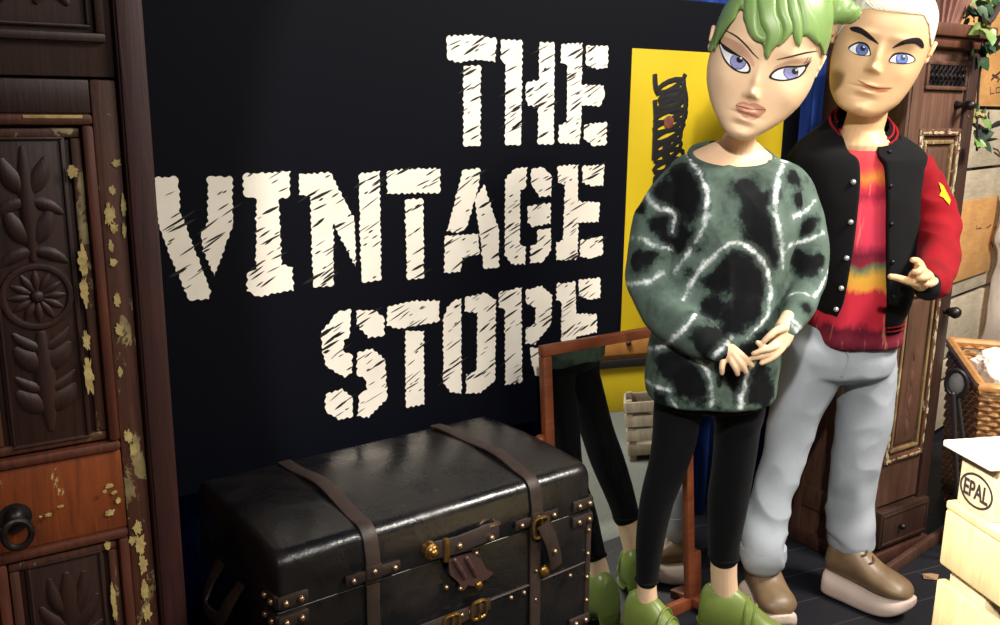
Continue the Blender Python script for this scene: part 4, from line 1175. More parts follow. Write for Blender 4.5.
def stroke(name, pts, widths, bv, off, m_, parent):
    q = catmull([(x, y, w) for (x, y), w in zip(pts, widths)], 5)
    Lf, Rt = [], []
    for i, (x, y, w) in enumerate(q):
        a = q[max(i-1, 0)]; b = q[min(i+1, len(q)-1)]; dx, dy = b[0]-a[0], b[1]-a[1]; l = math.hypot(dx, dy)
        Lf.append((x-dy/l*w/2, y+dx/l*w/2)); Rt.append((x+dy/l*w/2, y-dx/l*w/2))
    obj(name, paint_bm(Lf+Rt[::-1], bv, off, 2), m_, parent, angle=None)
stroke('eyebrow', [(725.8,30.6),(736,36),(745.6,44.4),(752.8,52.8),(758.8,58.8)], [.8,1.5,1.5,1.3,.6], hbv, .0009, M_ink, bodyw)
stroke('eyebrow', [(776.8,59.4),(790,56.6),(804.4,53),(816.5,51)], [.6,1.3,1.5,.7], hbv, .0009, M_ink, bodyw)
for a, b in (((804, 63.5), (808, 57)), ((806.5, 63), (811, 57.5)), ((721.5, 44), (719, 37))): stroke('eyelash', [a, ((a[0]+b[0])/2+.4, (a[1]+b[1])/2), b], [.9,.7,.3], hbv, .0010, M_ink, bodyw)
paintpart('lips', [(735.6,105.2),(741,102),(746,102),(749.5,103.6),(754.5,102.8),(760,105),(766,109.3),(762.5,114.6),(754,120),(746,118.8),(739.5,112.5)], hbv, .0008, M_lipw, bodyw)
stroke('mouth_line', [(736,105.6),(742,107.4),(749,109.3),(756,109.4),(765.5,109.6)], [.5,1.0,1.1,1.0,.5], hbv, .0013, simple('mouth_line', (112, 66, 54), .5), bodyw)
# ---- hair: moulded cap over the scalp
HP = [(710,52),(713.8,52),(716,48),(718.2,38),(724,29),(735,18),(741,11),(743.5,10),(744.4,19),(748,31),(754,39.6),(762,43),(763.6,53),(767,59),(772,50.5),(779,43.5),(778.4,47.5),(786.5,39.6),(792.5,32.5),(796,44.5),(799.6,46),(802,35),(808,36.5),(815,41.5),(819,48),(821,56),(850,56),(850,-90),(680,-90),(705,20)]
M_hairg = simple('green_hair', (120, 152, 86), .4, 0, (130, 160, 94), 6)
def hair_cap(hcopy, fr, poly, lift, back_t, ridge, ridge_n, ears=True):
    c, r, f, u, k = fr; bm = B(); bm.from_mesh(hcopy); bm.normal_update()
    kill = []; mv = []
    for v in bm.verts:
        q = (v.co-c)/k; X, Y, T = q.dot(r), q.dot(f), q.dot(u)
        px, py = project(v.co)
        facing = v.normal.dot((CAM-v.co).normalized())
        keep = (T > 5 and facing > -.15 and inpoly(px, py, poly)) or (Y < -14 and T > back_t+.0*Y) or (facing > -.15 and Y < 20 and inpoly(px, py, poly))
        if abs(X) > 62 or (ears and abs(X) > 44 and -20 < Y < 1 and T < 21): keep = False
        if keep:
            a = math.atan2(X, Y+20); mv.append((v, v.normal*(k*(lift+ridge*math.sin(a*ridge_n+T*.06)))))
        else: kill.append(v)
    for v, d_ in mv: v.co += d_
    bmesh.ops.delete(bm, geom=kill, context='VERTS')
    for _ in range(4):
        new = {}
        for v in bm.verts:
            if v.is_boundary:
                nb = [e.other_vert(v).co for e in v.link_edges if e.is_boundary]
                if len(nb) == 2: new[v] = v.co*.5+(nb[0]+nb[1])*.25
        for v, q in new.items(): v.co = q
    # drop the ears' loose pieces
    bmesh.ops.solidify(bm, geom=bm.faces[:], thickness=lift*k*.9)
    return bm
bm = hair_cap(headcopy, FRW, HP, 3.0, -34, .35, 16)
hairw = obj('hair', bm, M_hairg, wom, angle=None)
hairbv = BVHTree.FromPolygons([v.co[:] for v in hairw.data.vertices], [p.vertices[:] for p in hairw.data.polygons])
hbig = headcopy.copy()
nn_ = [v.normal.copy() for v in hbig.vertices]
for v, n_ in zip(hbig.vertices, nn_): v.co += n_*(3.0*FRW[4])
hbigv = bvh_of(hbig)
KW = FRW[4]
ZH = lambda L: catmull([(700+x/8.333, y/8.333) for x, y in L], 4, True)
for L, h_ in (([(330,60),(290,150),(205,240),(155,320),(128,405),(112,400),(122,300),(132,210),(165,120),(220,30),(300,-60),(360,-40),(362,30)], .006),
          ([(365,60),(374,170),(402,265),(452,332),(520,357),(550,342),(548,310),(515,292),(494,262),(482,190),(480,100),(470,-40),(385,-40)], .008),
          ([(480,-40),(490,110),(505,200),(548,290),(548,350),(532,440),(560,494),(600,425),(655,352),(680,275),(665,190),(640,120),(620,-40)], .009),
          ([(632,-30),(645,120),(676,190),(692,270),(668,355),(648,392),(715,335),(765,272),(770,205),(738,100),(715,-30)], .008),
          ([(724,-30),(745,110),(772,200),(778,290),(806,375),(835,382),(850,290),(845,180),(818,60),(798,-30)], .007),
          ([(805,-30),(828,60),(853,190),(858,285),(900,297),(955,347),(992,368),(985,200),(930,80),(885,-30)], .006)):
    obj('hair_lock', relief_bm(ZH(L), hbigv, -.0012, h_, 5.0, FRW[0]-FRW[2]*.03), M_hairg, hairw, angle=None)
# twisted horn of hair
hp = catmull([(806,2,2.27,28),(818,4,2.26,24),(832,8,2.25,18),(846,12,2.24,12.5),(856,14,2.235,8.5),(860.5,15,2.232,4)], 14)
bm = B(); rings = []; u_ = None
P = [ad(x, y, d) for x, y, d, r in hp]
for i, (x, y, d, r) in enumerate(hp):
    t_ = (P[min(i+1, len(P)-1)]-P[max(i-1, 0)]).normalized()
    u_ = t_.orthogonal().normalized() if u_ is None else (u_-t_*u_.dot(t_)).normalized(); w_ = t_.cross(u_)
    R = []
    for j in range(40):
        a = j*2*PI/40; rr = r*kk(P[i])*(1+.055*math.sin(3*a+i*.22)+.03*math.sin(i*.75+a))
        R.append(P[i]+u_*math.cos(a)*rr+w_*math.sin(a)*rr)
    rings.append(R)
loft(bm, rings); obj('hair_horn', bm, M_hairg, hairw, angle=None)
# ---- sweater
bm = B()
SRL = [(731,156,2.322,37.5,.066,.028),(731,159,2.318,50,.078,.022),(731,166,2.31,61,.09,.012),(732,182,2.31,66,.10,.006),(732,210,2.30,66,.112,0),(727,255,2.30,63,.118,0),(719,300,2.30,62,.125,0),(713,345,2.30,62,.13,0),(710,368,2.30,62,.132,0),(709,381,2.30,62,.13,0),(709,387,2.30,61.5,.128,0),(709,393,2.30,61,.126,0)]
SR = catmull(SRL, 4)
loft(bm, [ringP(*q) for q in SR])
ptube(bm, [(686,176,2.31,18),(672,191,2.31,22),(660,226,2.31,25),(653,262,2.305,24.5),(654,287,2.29,24.5),(669,311,2.24,24),(690,330,2.19,22),(706,342,2.155,17),(715,347,2.135,13.5),(721.5,350.5,2.12,12)], 24, 4)
ptube(bm, [(780,176,2.31,17),(791,188,2.31,20),(801,222,2.30,20),(806,252,2.29,18.5),(806,278,2.27,17.5),(801,298,2.22,16.5),(795,313,2.17,15.5),(790,322,2.145,13.5),(787,328,2.12,12.5)], 24, 4)
swm = remesh(bm, .005, 6)
fold(swm, .008, 9, (1, 1, .6), 3.0, .008, 7.5)
fold(swm, .003, 22, (1, 1, .8), 8.0)
sbv = bvh_of(swm)
ZV = (600, 130, 2.154)
veins = [[(185,45),(200,72),(215,95),(232,140),(228,170),(226,200),(200,250),(180,280),(160,305)], [(402,55),(385,100),(378,170),(384,200),(390,240),(395,295)],
 [(180,365),(195,335),(210,310),(250,265),(290,242),(330,260),(355,290),(368,340),(365,380),(358,405),(335,430),(318,447)],
 [(98,135),(108,152),(120,165),(160,180),(160,200),(156,222)], [(60,240),(75,230),(95,238),(110,246),(135,252),(152,256)], [(48,332),(75,330),(100,326),(120,318),(138,308)],
 [(100,470),(130,468),(150,456),(180,428),(205,398)], [(98,540),(120,552),(152,562)], [(155,582),(162,595),(172,610)], [(210,495),(232,520),(240,545),(243,570),(240,600)], [(335,500),(318,525),(310,550),(303,598)],
 [(243,490),(262,472),(282,450)], [(418,187),(440,175),(465,152)], [(408,250),(430,242),(450,235),(482,222)], [(410,355),(435,350),(460,357),(480,330),(492,300)], [(388,408),(402,412),(416,422),(428,438)], [(394,402),(410,406),(424,416),(436,432)]]
vpts = []
for L in veins:
    for x, y in catmull(L, 10): vpts.append(hit(sbv, ZV[0]+x/ZV[2], ZV[1]+y/ZV[2])[0])
kd = KDTree(len(vpts))
for i, p in enumerate(vpts): kd.insert(p, i)
kd.balance()
darks = [(185,90,30),(200,180,38),(178,250,30),(130,130,26),(120,195,24),(105,275,22),(420,100,24),(335,165,30),(345,215,38),(310,120,18),(375,250,26),(300,330,44),(330,380,40),(280,290,26),(235,380,20),(215,440,24),(450,205,18),(440,300,24),(445,385,16),(180,520,48),(140,500,26),(200,560,26),(330,530,46),(360,570,34),(280,510,30),(275,430,34),(120,410,0),(110,350,0),(420,270,20),(250,220,0),(160,150,26)]
dpts = [(hit(sbv, ZV[0]+x/ZV[2], ZV[1]+y/ZV[2])[0], r_/ZV[2]*.00257) for x, y, r_ in [(x, y, r_*1.06) for x, y, r_ in darks]+[(165,85,26),(205,130,24),(160,215,28),(375,140,22),(350,300,30),(250,500,34),(310,560,30),(130,575,26),(90,165,20),(75,285,16),(475,280,16),(430,150,18),(265,455,28),(345,480,30),(245,330,20)] if r_]
va, da = [], []
for v in swm.vertices:
    va.append(kd.find(v.co)[2])
    s = 0
    for p, r_ in dpts:
        d2 = (v.co-p).length_squared/(r_*r_)
        if d2 < 4: s += math.exp(-d2*1.1)
    da.append(min(s, 1.5))
set_attr(swm, 'vein', va); set_attr(swm, 'dark', da)
t = NT('tie_dye_green')
nz = t.noise(18, detail=6, rough=.65); nz2 = t.noise(70, detail=4); nz3 = t.noise(7, detail=5, rough=.6)
dk = t.math('ADD', t.attr('dark'), t.math('MULTIPLY', t.math('SUBTRACT', nz, .5), 2.6))
base = t.ramp(dk, [(.15, (92, 110, 100)), (.44, (68, 84, 76)), (.60, (28, 35, 36)), (.80, (10, 11, 14))])
base = t.mix(t.ramp(nz3, [(.50, (0, 0, 0)), (.78, (255, 255, 255))]), base, (30, 36, 36))
vd = t.math('ADD', t.attr('vein'), t.math('MULTIPLY', t.math('SUBTRACT', nz2, .5), .012))
vd = t.math('ADD', vd, t.math('MULTIPLY', t.math('SUBTRACT', t.noise(34, detail=5, rough=.7), .46), .030))
vd = t.math('MULTIPLY', vd, t.math('ADD', .35, t.math('MULTIPLY', t.noise(9, detail=2), 1.3)))
core = t.ramp(vd, [(.0008, (255, 255, 255)), (.0060, (0, 0, 0))])
halo = t.ramp(vd, [(.003, (150, 150, 150)), (.020, (0, 0, 0))])
col = t.mix(halo, base, (140, 160, 154)); col = t.mix(core, col, (232, 240, 240))
t.out(col, .9, 0, .2, t.noise(420, detail=2), .25, .0015); M_tie = t.m
swe = finish('sweater', swm, M_tie, wom, True)
bm = B(); P = ringP(731, 155.8, 2.322, 40.2, .075, .028, 2.2, 60); tube(bm, P+[P[0]], .007, 8, 1, None, False); obj('neckband', bm, fabric('rib_green', (84, 102, 92), (66, 84, 76)), swe)
# ---- leggings
bm = B()
ptube(bm, [(684,388,2.30,30),(677,414,2.295,24),(674,440,2.29,22),(668,466,2.285,19.3),(657.5,498,2.28,16.8),(653,520,2.285,15.8),(650,542,2.295,14.2),(648,565,2.30,12),(647,579,2.30,11.2)], 24, 4)
ptube(bm, [(734,390,2.32,32),(738,412,2.325,27),(737,428,2.33,23),(733,470,2.335,20.5),(728,500,2.345,20),(725.5,528,2.355,17.5),(724,545,2.36,15.6),(724,555,2.36,15.2)], 24, 4)
loft(bm, [ringP(708, 360, 2.30, 55, .10), ringP(709, 385, 2.30, 57, .11), ringP(709, 404, 2.30, 52, .10)])
lgm = remesh(bm, .005, 4); fold(lgm, .0025, 14, (1, 1, .5), 1.0)
leg = finish('leggings', lgm, fabric('black_jersey', (9, 9, 13), (13, 13, 17), .85), wom, True)
for (x, y, d, r_) in ((647, 579.5, 2.30, 11.4), (724, 555.5, 2.36, 15.4)):
    bm = B(); P = ringP(x, y, d, r_, r_*.00275, 0, 2, 32); tube(bm, P+[P[0]], .003, 6, 1, None, False); obj('leg_hem', bm, fabric('black_hem', (13, 13, 16)), leg)
# ---- green shoes
M_gshoe = simple('green_shoe_leather', (118, 134, 64), .38, 0, (106, 124, 56), 8, 14, .15, .004); M_gdark = simple('green_sole', (96, 116, 44), .5)
def bootie(anx, any_, d, ang, L):
    A = ad(anx, any_, d); A.z = 0
    t_ = (RH*math.cos(ang)-FH*math.sin(ang)).normalized()
    fr = (A-t_*.062, t_, V((t_.y, -t_.x, 0)), L)
    bm = B()
    shoe_loft(bm, fr, [(-.01,.004,.06,.10),(.0,.022,.048,.135),(.04,.034,.044,.165),(.14,.040,.040,.178),(.30,.041,.030,.174),(.42,.041,.020,.158),(.52,.042,.012,.132),(.65,.046,.006,.102),(.8,.046,.004,.078),(.92,.036,.006,.060),(.985,.018,.010,.046),(1.0,.004,.014,.036)])
    s = obj('shoe', bm, M_gshoe, wom, angle=None)
    bm = B(); a, tt, ss, LL = fr
    loft(bm, [[a+tt*(.005*LL+.022+.030*math.cos(i*PI/12)*q)+ss*(.034*math.sin(i*PI/12)*q)+UP*z for i in range(24)] for z, q in ((0, .92), (.02, .9), (.045, .98), (.06, 1.05))]); obj('heel', bm, M_gdark, s)
    bm = B(); shoe_loft(bm, fr, [(.40,.036,.010,.026),(.5,.042,.001,.016),(.65,.047,.0,.012),(.8,.047,.0,.011),(.93,.036,.001,.013),(1.0,.010,.006,.018)], 20, 3.5); obj('sole', bm, M_gdark, s)
    # instep straps
    for l, z in ((.46, .150), (.54, .130)):
        bm = B(); tube(bm, [a+tt*(l*LL)+ss*(.044*math.sin(q))+UP*(z-.075+.075*math.cos(q)**1 if abs(q) < 1.5 else z-.07) for q in [(-1.45+2.9*k/16) for k in range(17)]], .0065, 8, .6); obj('strap', bm, M_gshoe, s)
bootie(647, 594, 2.30, math.radians(40), .26)
bootie(724, 577, 2.36, math.radians(20), .285)
# ============================== man
SHIFT = lambda py: 0
man = thing('mannequin', 'big-headed blond mannequin in black jacket with red sleeve, pale jeans and platform shoes', 'mannequin', tuple(onZ(840, 590, 0)))
bm = B()
ptube(bm, [(870,95,2.55,19),(867,115,2.56,19),(863,130,2.57,20),(862,145,2.57,28)], 24)
loft(bm, [ringP(862,136,2.58,21,.055), ringP(862,148,2.58,30,.065), ringP(862,165,2.58,42,.08), ringP(862,200,2.57,50,.10), ringP(858,260,2.57,46,.10), ringP(850,320,2.57,44,.10), ringP(838,350,2.57,46,.10)])
ptube(bm, [(906,180,2.57,12),(932,210,2.52,12),(941,240,2.48,13),(934,268,2.36,11),(929,282,2.30,9),(925,283,2.285,9)], 16)
ptube(bm, [(806,165,2.60,16),(796,220,2.62,14),(796,270,2.62,12),(800,320,2.60,9)], 16)
# visible fist with one finger pointing left
ptube(bm, [(931,284,2.30,9.5),(924,281,2.275,11.5),(917,277,2.25,11)], 14, 3, .8, -FH)
for L in ([(917,283,2.245,4.6),(908,281,2.235,4.1),(898,278,2.225,3.7),(890.5,276.5,2.22,3.2)],
          [(918,268,2.245,4.2),(922,268,2.225,3.9),(918,272,2.212,3.6),(914,272,2.215,3.0)],
          [(924,272,2.25,4.2),(929,275,2.23,3.9),(924,278,2.214,3.6),(918.5,278,2.216,3.0)],
          [(929,279,2.26,4.0),(935,281,2.24,3.6),(931,284,2.225,3.4),(926,284.5,2.225,2.8)],
          [(924,276,2.26,4.6),(921,266,2.25,4.2),(917,261,2.245,3.8),(912.5,260,2.24,3.0)]):
    ptube(bm, L, 12, 4)
ptube(bm, [(800,318,2.60,9),(800,332,2.60,10),(800,346,2.6,8)], 12, 3, .6, -FH)
for dx in (-6, -2, 2, 6): ptube(bm, [(800+dx,342,2.60,3.2),(800+dx,354,2.59,2.8),(800+dx*.8,363,2.58,2.3)], 10, 3)
ptube(bm, [(794,334,2.59,3.4),(790,345,2.575,3),(791,353,2.57,2.4)], 10, 3)
ptube(bm, [(812,360,2.56,24),(783,455,2.53,18),(766,545,2.51,13),(764,570,2.51,13)], 18)
ptube(bm, [(862,360,2.58,24),(858,455,2.60,18),(852,535,2.62,13),(852,560,2.62,13)], 18)
bodym = remesh(bm, .0032, 2)
FRM = head_frame(880.6, 46.8, 2.54, 12.5)
hw = [(-67,3),(-66,11),(-64,17.5),(-61,23),(-55,29),(-47,34.5),(-30,40.2),(-15,43),(0,44),(20,43.8),(38,41),(50,34),(60,23),(66,10),(68,3)]
yf = [(-67,33),(-66,38),(-64,41),(-61,42.5),(-55,43),(-47,43),(-30,44),(0,45),(20,46),(38,40),(50,30),(60,18),(66,6),(68,0)]
yb = [(-67,22),(-66,12),(-64,4),(-61,-4),(-55,-15),(-47,-26),(-30,-40),(0,-50),(20,-52),(38,-48),(50,-39),(60,-25),(66,-11),(68,-4)]
feats = [(0,-20,9,4.4,4.2),(0,-11,6.0,3.8,8),(0,0,2.0,4.5,8),(-4.8,-22,3.0,2.5,2.4),(4.8,-22,3.0,2.5,2.4),(-20,-1,-3,9,6),(20,-1,-3,9,6),(-19,10,2.0,12,4),(19,10,2.0,12,4),(-29,-20,1.5,9,8),(29,-20,1.5,9,8),
         (0,-36.5,2.2,9,2.2),(0,-43,2.8,8,2.6),(0,-39.6,-1.4,13,1.0),(0,-49,-1.5,9,2.6),(0,-59,2.2,10,5),(0,-62,-.8,1.6,4)]
hb = head_bm(FRM, hw, yf, yb, feats, 2.45)
hm0 = bpy.data.meshes.new('h0'); bmesh.ops.recalc_face_normals(hb, faces=hb.faces[:]); hb.to_mesh(hm0); mcopy = hm0
add_ear(hb, FRM, -46, 4, -8, 10, -1); add_ear(hb, FRM, 44.5, 4, -8, 10, 1)
hm = bpy.data.meshes.new('h'); bmesh.ops.recalc_face_normals(hb, faces=hb.faces[:]); hb.to_mesh(hm); hb.free()
mbv = bvh_of(hm)
bm = mesh_join([bodym, hm]); bodym_ = obj('body', bm, M_skinm, man, angle=None)
M_irism = simple('iris_blue', (104, 130, 196), .25, c2=(82, 104, 170), scale=400)
def eyem(poly, liner, ic, ir, pc_, pr): eye(poly, liner, ic, ir, pc_, pr, mbv, bodym_, M_irism)
eyem([(849.6,49.6),(853.6,45.6),(860.5,43.7),(867.2,46.8),(870,54.5),(864.8,55.3),(856.2,53.8)], [(848.2,48.6),(852.8,43.9),(860.5,41.6),(868.4,45),(871,54.9),(864.8,56),(856,54.6)], (862.2,49.6), 6.3, (863.2,48.6), 2.6)
eyem([(913.8,60.5),(910.6,56.3),(902.3,54.3),(894.3,55.8),(889.8,61),(895.4,62.5),(906,63.1)], [(915.4,60.8),(911.8,54.8),(902.3,52.2),(893.3,53.8),(888.6,61.2),(895,63.3),(906.6,64)], (901.6,58.6), 6.3, (902.4,57.8), 2.6)
paintpart('eyebrow', [(850.4,27.4),(859,27),(869,33.2),(879,44),(871,40.3),(861.5,34.2),(852,30.8)], mbv, .0009, M_ink, bodym_)
paintpart('eyebrow', [(891.6,48.4),(903.7,40),(918,37.6),(923.3,43),(922.6,48.4),(915,43.9),(905,44.2)], mbv, .0009, M_ink, bodym_)
paintpart('lips', [(859,80.7),(866,83.6),(872,84.6),(876,86),(882,86.6),(891.6,88),(884,91.8),(875,92.4),(867,88.6)], mbv, .0007, simple('lip_tan_pale', (206, 140, 98), .4), bodym_)
stroke('mouth_line', [(857.5,80),(866,84.5),(874,87.4),(883,88.4),(892.5,87.8)], [.5,1.0,1.1,1.0,.5], mbv, .0012, simple('mouth_line_dark', (120, 70, 46), .5), bodym_)
MP = [(826,42),(838,36),(846,24),(852,16),(862,11),(872,9.5),(885,9.5),(900,12.5),(914,15),(922,13.5),(928,26),(930,48),(950,48),(950,-80),(810,-80),(822,30)]
bm = hair_cap(mcopy, FRM, MP, 1.1, -28, .15, 40)
hairm = obj('hair', bm, simple('white_blond_hair', (236, 230, 212), .5, 0, (224, 216, 192), 90, 160, .5, .002), man, angle=None)
mbig = mcopy.copy()
nn_ = [v.normal.copy() for v in mbig.vertices]
for v, n_ in zip(mbig.vertices, nn_): v.co += n_*(.9*FRM[4])
mbigv = bvh_of(mbig)
for i in range(13):
    x = 874+i*3.9
    bm = B(); surf_tube(bm, [(x-7, 3+i*.35), (x-2, 7+i*.45), (x+3.5, 10+i*.42)], [1.6*FRM[4], 1.5*FRM[4], .4*FRM[4]], mbigv, -.001, .5, 4, 8)
    obj('hair_tuft', bm, hairm.data.materials[0], hairm, angle=None)
# ---- t-shirt
bm = B()
TR = catmull([(863,135,2.58,23,.072,.03),(862,144,2.58,29,.086,.02),(862,160,2.58,41,.10,0),(862,200,2.57,47,.113,0),(859,260,2.57,48,.118,0),(853,300,2.57,46,.125,0),(850,322,2.57,47.5,.135,0),(849,335,2.57,48.5,.142,0),(849,339,2.57,47,.138,0)], 4)
loft(bm, [ringP(*q) for q in TR])
tsm = remesh(bm, .006, 3); fold(tsm, .006, 16, (1, 1, .22), 4.0, .004, 12)
zt0 = ad(868, 145, 2.45).z; zt1 = ad(850, 350, 2.45).z
t = NT('tie_dye_red')
sx = t.add('ShaderNodeSeparateXYZ'); t.link(t.co(), sx.inputs[0])
mr = t.add('ShaderNodeMapRange'); t.link(sx.outputs[2], mr.inputs[0]); mr.inputs[1].default_value = zt0; mr.inputs[2].default_value = zt1
nz = t.noise(1.0, t.mapped((34, 34, 9)), 5, .65); nzb = t.noise(16, detail=4)
g = t.math('ADD', mr.outputs[0], t.math('MULTIPLY', t.math('SUBTRACT', nz, .5), .11)); g = t.math('ADD', g, t.math('MULTIPLY', t.math('SUBTRACT', nzb, .5), .06))
col = t.ramp(g, [(.0, (206, 62, 70)), (.10, (214, 66, 74)), (.16, (222, 130, 56)), (.20, (196, 52, 66)), (.24, (150, 34, 58)), (.30, (210, 62, 82)), (.46, (206, 58, 84)), (.52, (110, 26, 48)), (.565, (128, 34, 52)), (.59, (92, 112, 84)), (.635, (212, 160, 62)), (.69, (216, 150, 60)), (.72, (190, 40, 58)), (.86, (192, 42, 62)), (.90, (96, 22, 40)), (.95, (120, 34, 52)), (1.0, (74, 20, 34))])
fl = t.ramp(t.noise(1.0, t.mapped((60, 60, 6)), 4, .6), [(.62, (0, 0, 0)), (.72, (255, 255, 255))])
col = t.mix(t.math('MULTIPLY', fl, .55), col, (232, 150, 120))
t.out(col, .9, 0, .2, t.noise(420), .2, .001)
tee = finish('t_shirt', tsm, t.m, man, True)
bm = B(); P = ringP(863, 135, 2.58, 23.5, .075, .03, 2.2, 48); tube(bm, P+[P[0]], .0055, 8, 1, None, False); obj('neckband', bm, fabric('dark_rib', (44, 34, 44)), tee)
# ---- jacket: open shell around the torso
M_jack = fabric('black_wool', (7, 7, 9), (11, 11, 14), .9, 260, 20, .35)
def shell(rows):
    """rows: (px, py, d, hw, hd, left edge px, right edge px, forward tilt)"""
    rings = []; n = 64
    for (x, y, d, w, h, lx, rx, ti) in catmull([q if len(q) == 8 else q+(0,) for q in rows], 5):
        f_ = 1-h/2.5; lx = 500+(lx-500)*f_; rx = 500+(rx-500)*f_; y = 106+(y-106)*f_
        cl = max(-1, min(1, (rx-x)/w)); cr = max(-1, min(1, (lx-x)/w))
        p = 2.3
        a0 = math.acos(math.copysign(abs(cl)**(p/2), cl)); a1 = math.acos(math.copysign(abs(cr)**(p/2), cr))
        rings.append(ringP(x, y, d, w, h, ti, p, n, a1, a0+2*PI))
    return rings
JR = [(862,130,2.59,30,.096,850,880,.045),(861,138,2.585,42,.108,852,881,.045),(860,148,2.58,58,.118,859,885,.03),(857,163,2.58,67.5,.124,861,888,.01),(855,187,2.575,66,.13,861,889),(855,215,2.57,62,.134,859,889),(856,245,2.57,59.5,.138,856,889),(856,275,2.57,56,.142,852,889),(856,303,2.57,51,.145,848,890),(855,320,2.57,46,.142,843,889),(854,329,2.57,42,.14,842,889)]
bm = B(); loft(bm, shell(JR), False, False)
bmesh.ops.recalc_face_normals(bm, faces=bm.faces[:])
bmesh.ops.subdivide_edges(bm, edges=bm.edges[:], cuts=1, use_grid_fill=True)
me = bpy.data.meshes.new('j'); bm.to_mesh(me); bm.free(); fold(me, .006, 9, (1, 1, .6), 2.0, .004, 8)
bm = B(); bm.from_mesh(me); bmesh.ops.solidify(bm, geom=bm.faces[:], thickness=.008)
jac = obj('jacket', bm, M_jack, man, angle=None)
# sleeves
M_red = fabric('red_wool', (146, 10, 26), (118, 6, 18), .85, 300, 14, .3)
bm = B(); ptube(bm, [(906,168,2.57,20),(916,176,2.555,20),(929,200,2.53,19.5),(937,225,2.50,19.5),(939,248,2.46,19.5),(936,266,2.39,18.5),(933,278,2.33,17),(931,284,2.305,16)], 28, 5)
sm = remesh(bm, .005, 4); fold(sm, .006, 14, (1, 1, 1.6), 6.0, .007, 10)
slv = finish('sleeve', sm, M_red, man, True); slv['label'] = 'bright red sleeve with a yellow mark'
slbv = bvh_of(sm)
obj('yellow_mark', paint_bm([(938,182),(943,186),(950,200),(949,205),(943,198),(939,196),(941,191)], slbv, .0025, 2), fabric('yellow_felt', (232, 170, 40)), slv, angle=None)
bm = B(); ptube(bm, [(808,168,2.63,17),(800,195,2.63,19),(796,230,2.625,21),(795,270,2.625,19),(798,310,2.61,16)], 24, 4)
sm = remesh(bm, .006, 4); fold(sm, .005, 12, (1, 1, 1.5), 9.0)
finish('sleeve', sm, M_red, man, True)
M_knit = fabric('black_knit', (16, 16, 20), (24, 24, 28), .9, 500)
for L, q in (([(931.5,283,2.308,17),(929.5,284.5,2.298,15.5),(928,285.5,2.290,15)], 1), ([(798,308,2.612,16.5),(799,320,2.608,14),(799,324,2.605,13.5)], 0)):
    bm = B(); ptube(bm, L, 28, 4); obj('cuff', bm, M_knit, man)
# waistband and collar with red stripes
rows_ = [(854,326,2.57,43.5,.143,842,889),(854,331,2.57,42,.142,842,889),(854,337,2.57,41,.141,842,889)]
bm = B(); loft(bm, shell(rows_), False, False); bmesh.ops.solidify(bm, geom=bm.faces[:], thickness=.010); obj('waistband', bm, M_knit, jac, angle=None)
crow = [(865,119,2.60,22,.070,846,884,.045),(864,124,2.595,27,.078,847,883,.05),(862,131,2.59,35,.090,850,882,.052),(860,138,2.585,41,.101,853,881,.05)]
bm = B(); R = shell(crow); loft(bm, R, False, False); bmesh.ops.solidify(bm, geom=bm.faces[:], thickness=.010); col_ = obj('collar', bm, M_knit, jac, angle=None)
n_ = len(R)
for fidx in (.30, .52):
    r_ = R[int(fidx*(n_-1))]; cc = sum(r_, V())/len(r_)
    bm = B(); tube(bm, [p+(p-cc).normalized()*.004+UP*.001 for p in r_], .0034, 6); obj('red_stripe', bm, M_red, col_)
for py in (329, 333):
    r_ = shell([(854,py,2.57,42.5,.144,841,889)]*2)[0]
    cc = sum(r_, V())/len(r_); bm = B(); tube(bm, [p+(p-cc).normalized()*.004 for p in r_], .0022, 6); obj('red_stripe', bm, M_red, jac)
jbv = BVHTree.FromPolygons([v.co[:] for v in jac.data.vertices], [p.vertices[:] for p in jac.data.polygons])
for px, py in ((852,148),(854.5,182),(852,222),(848,258),(843,288),(838,309)):
    p, n = hit(jbv, px-1.5, py); bm = B(); sphere(bm, p+n*.003, .0075, 12, (1, 1, 1)); obj('snap', bm, simple('snap_metal', (214, 216, 216), .25, .6), jac)
for px, py in ((889,152),(890,186),(891,224),(892,262),(893,296)):
    p, n = hit(jbv, px, py); bm = B(); sphere(bm, p+n*.002, .0065, 12); obj('snap', bm, simple('snap_dark', (40, 40, 44), .3, .6), jac)
# ---- jeans
bm = B()
loft(bm, [ringP(846,322,2.57,44,.11), ringP(842,338,2.57,50,.12), ringP(836,354,2.57,55,.128), ringP(834,368,2.57,52,.12), ringP(837,374,2.57,34,.09), ringP(839,379,2.57,14,.05)])
ptube(bm, [(812,352,2.56,33),(806,378,2.555,30),(797,408,2.545,25.5),(784.5,452,2.535,21),(773.5,488,2.52,19.5),(768,518,2.50,19.5),(764,540,2.48,20.5),(763,556,2.47,21)], 28, 4)
ptube(bm, [(862,352,2.58,31),(867,384,2.585,27),(862.5,425,2.59,25.5),(854.5,470,2.60,22.5),(851,500,2.61,20.5),(850.5,520,2.615,20.5),(851,535,2.62,21),(851,541,2.62,21)], 28, 4)
jm = remesh(bm, .006, 14)
zk = ad(780, 470, 2.53).z
fold(jm, .006, 12, (1, 1, .9), 5.0, .008, 10, lambda c: .55+.9*math.exp(-((c.z-.30)/.12)**2))
t = NT('pale_denim')
nz = t.noise(5, detail=4); fine = t.noise(1.0, t.mapped((700, 700, 60)), 2)
col = t.mix(t.math('MULTIPLY', fine, .35), t.ramp(nz, [(.3, (138, 146, 156)), (.7, (166, 172, 180))]), (200, 204, 208))
t.out(col, .85, 0, .2, fine, .2, .001); M_denim = t.m
jea = finish('jeans', jm, M_denim, man, True)
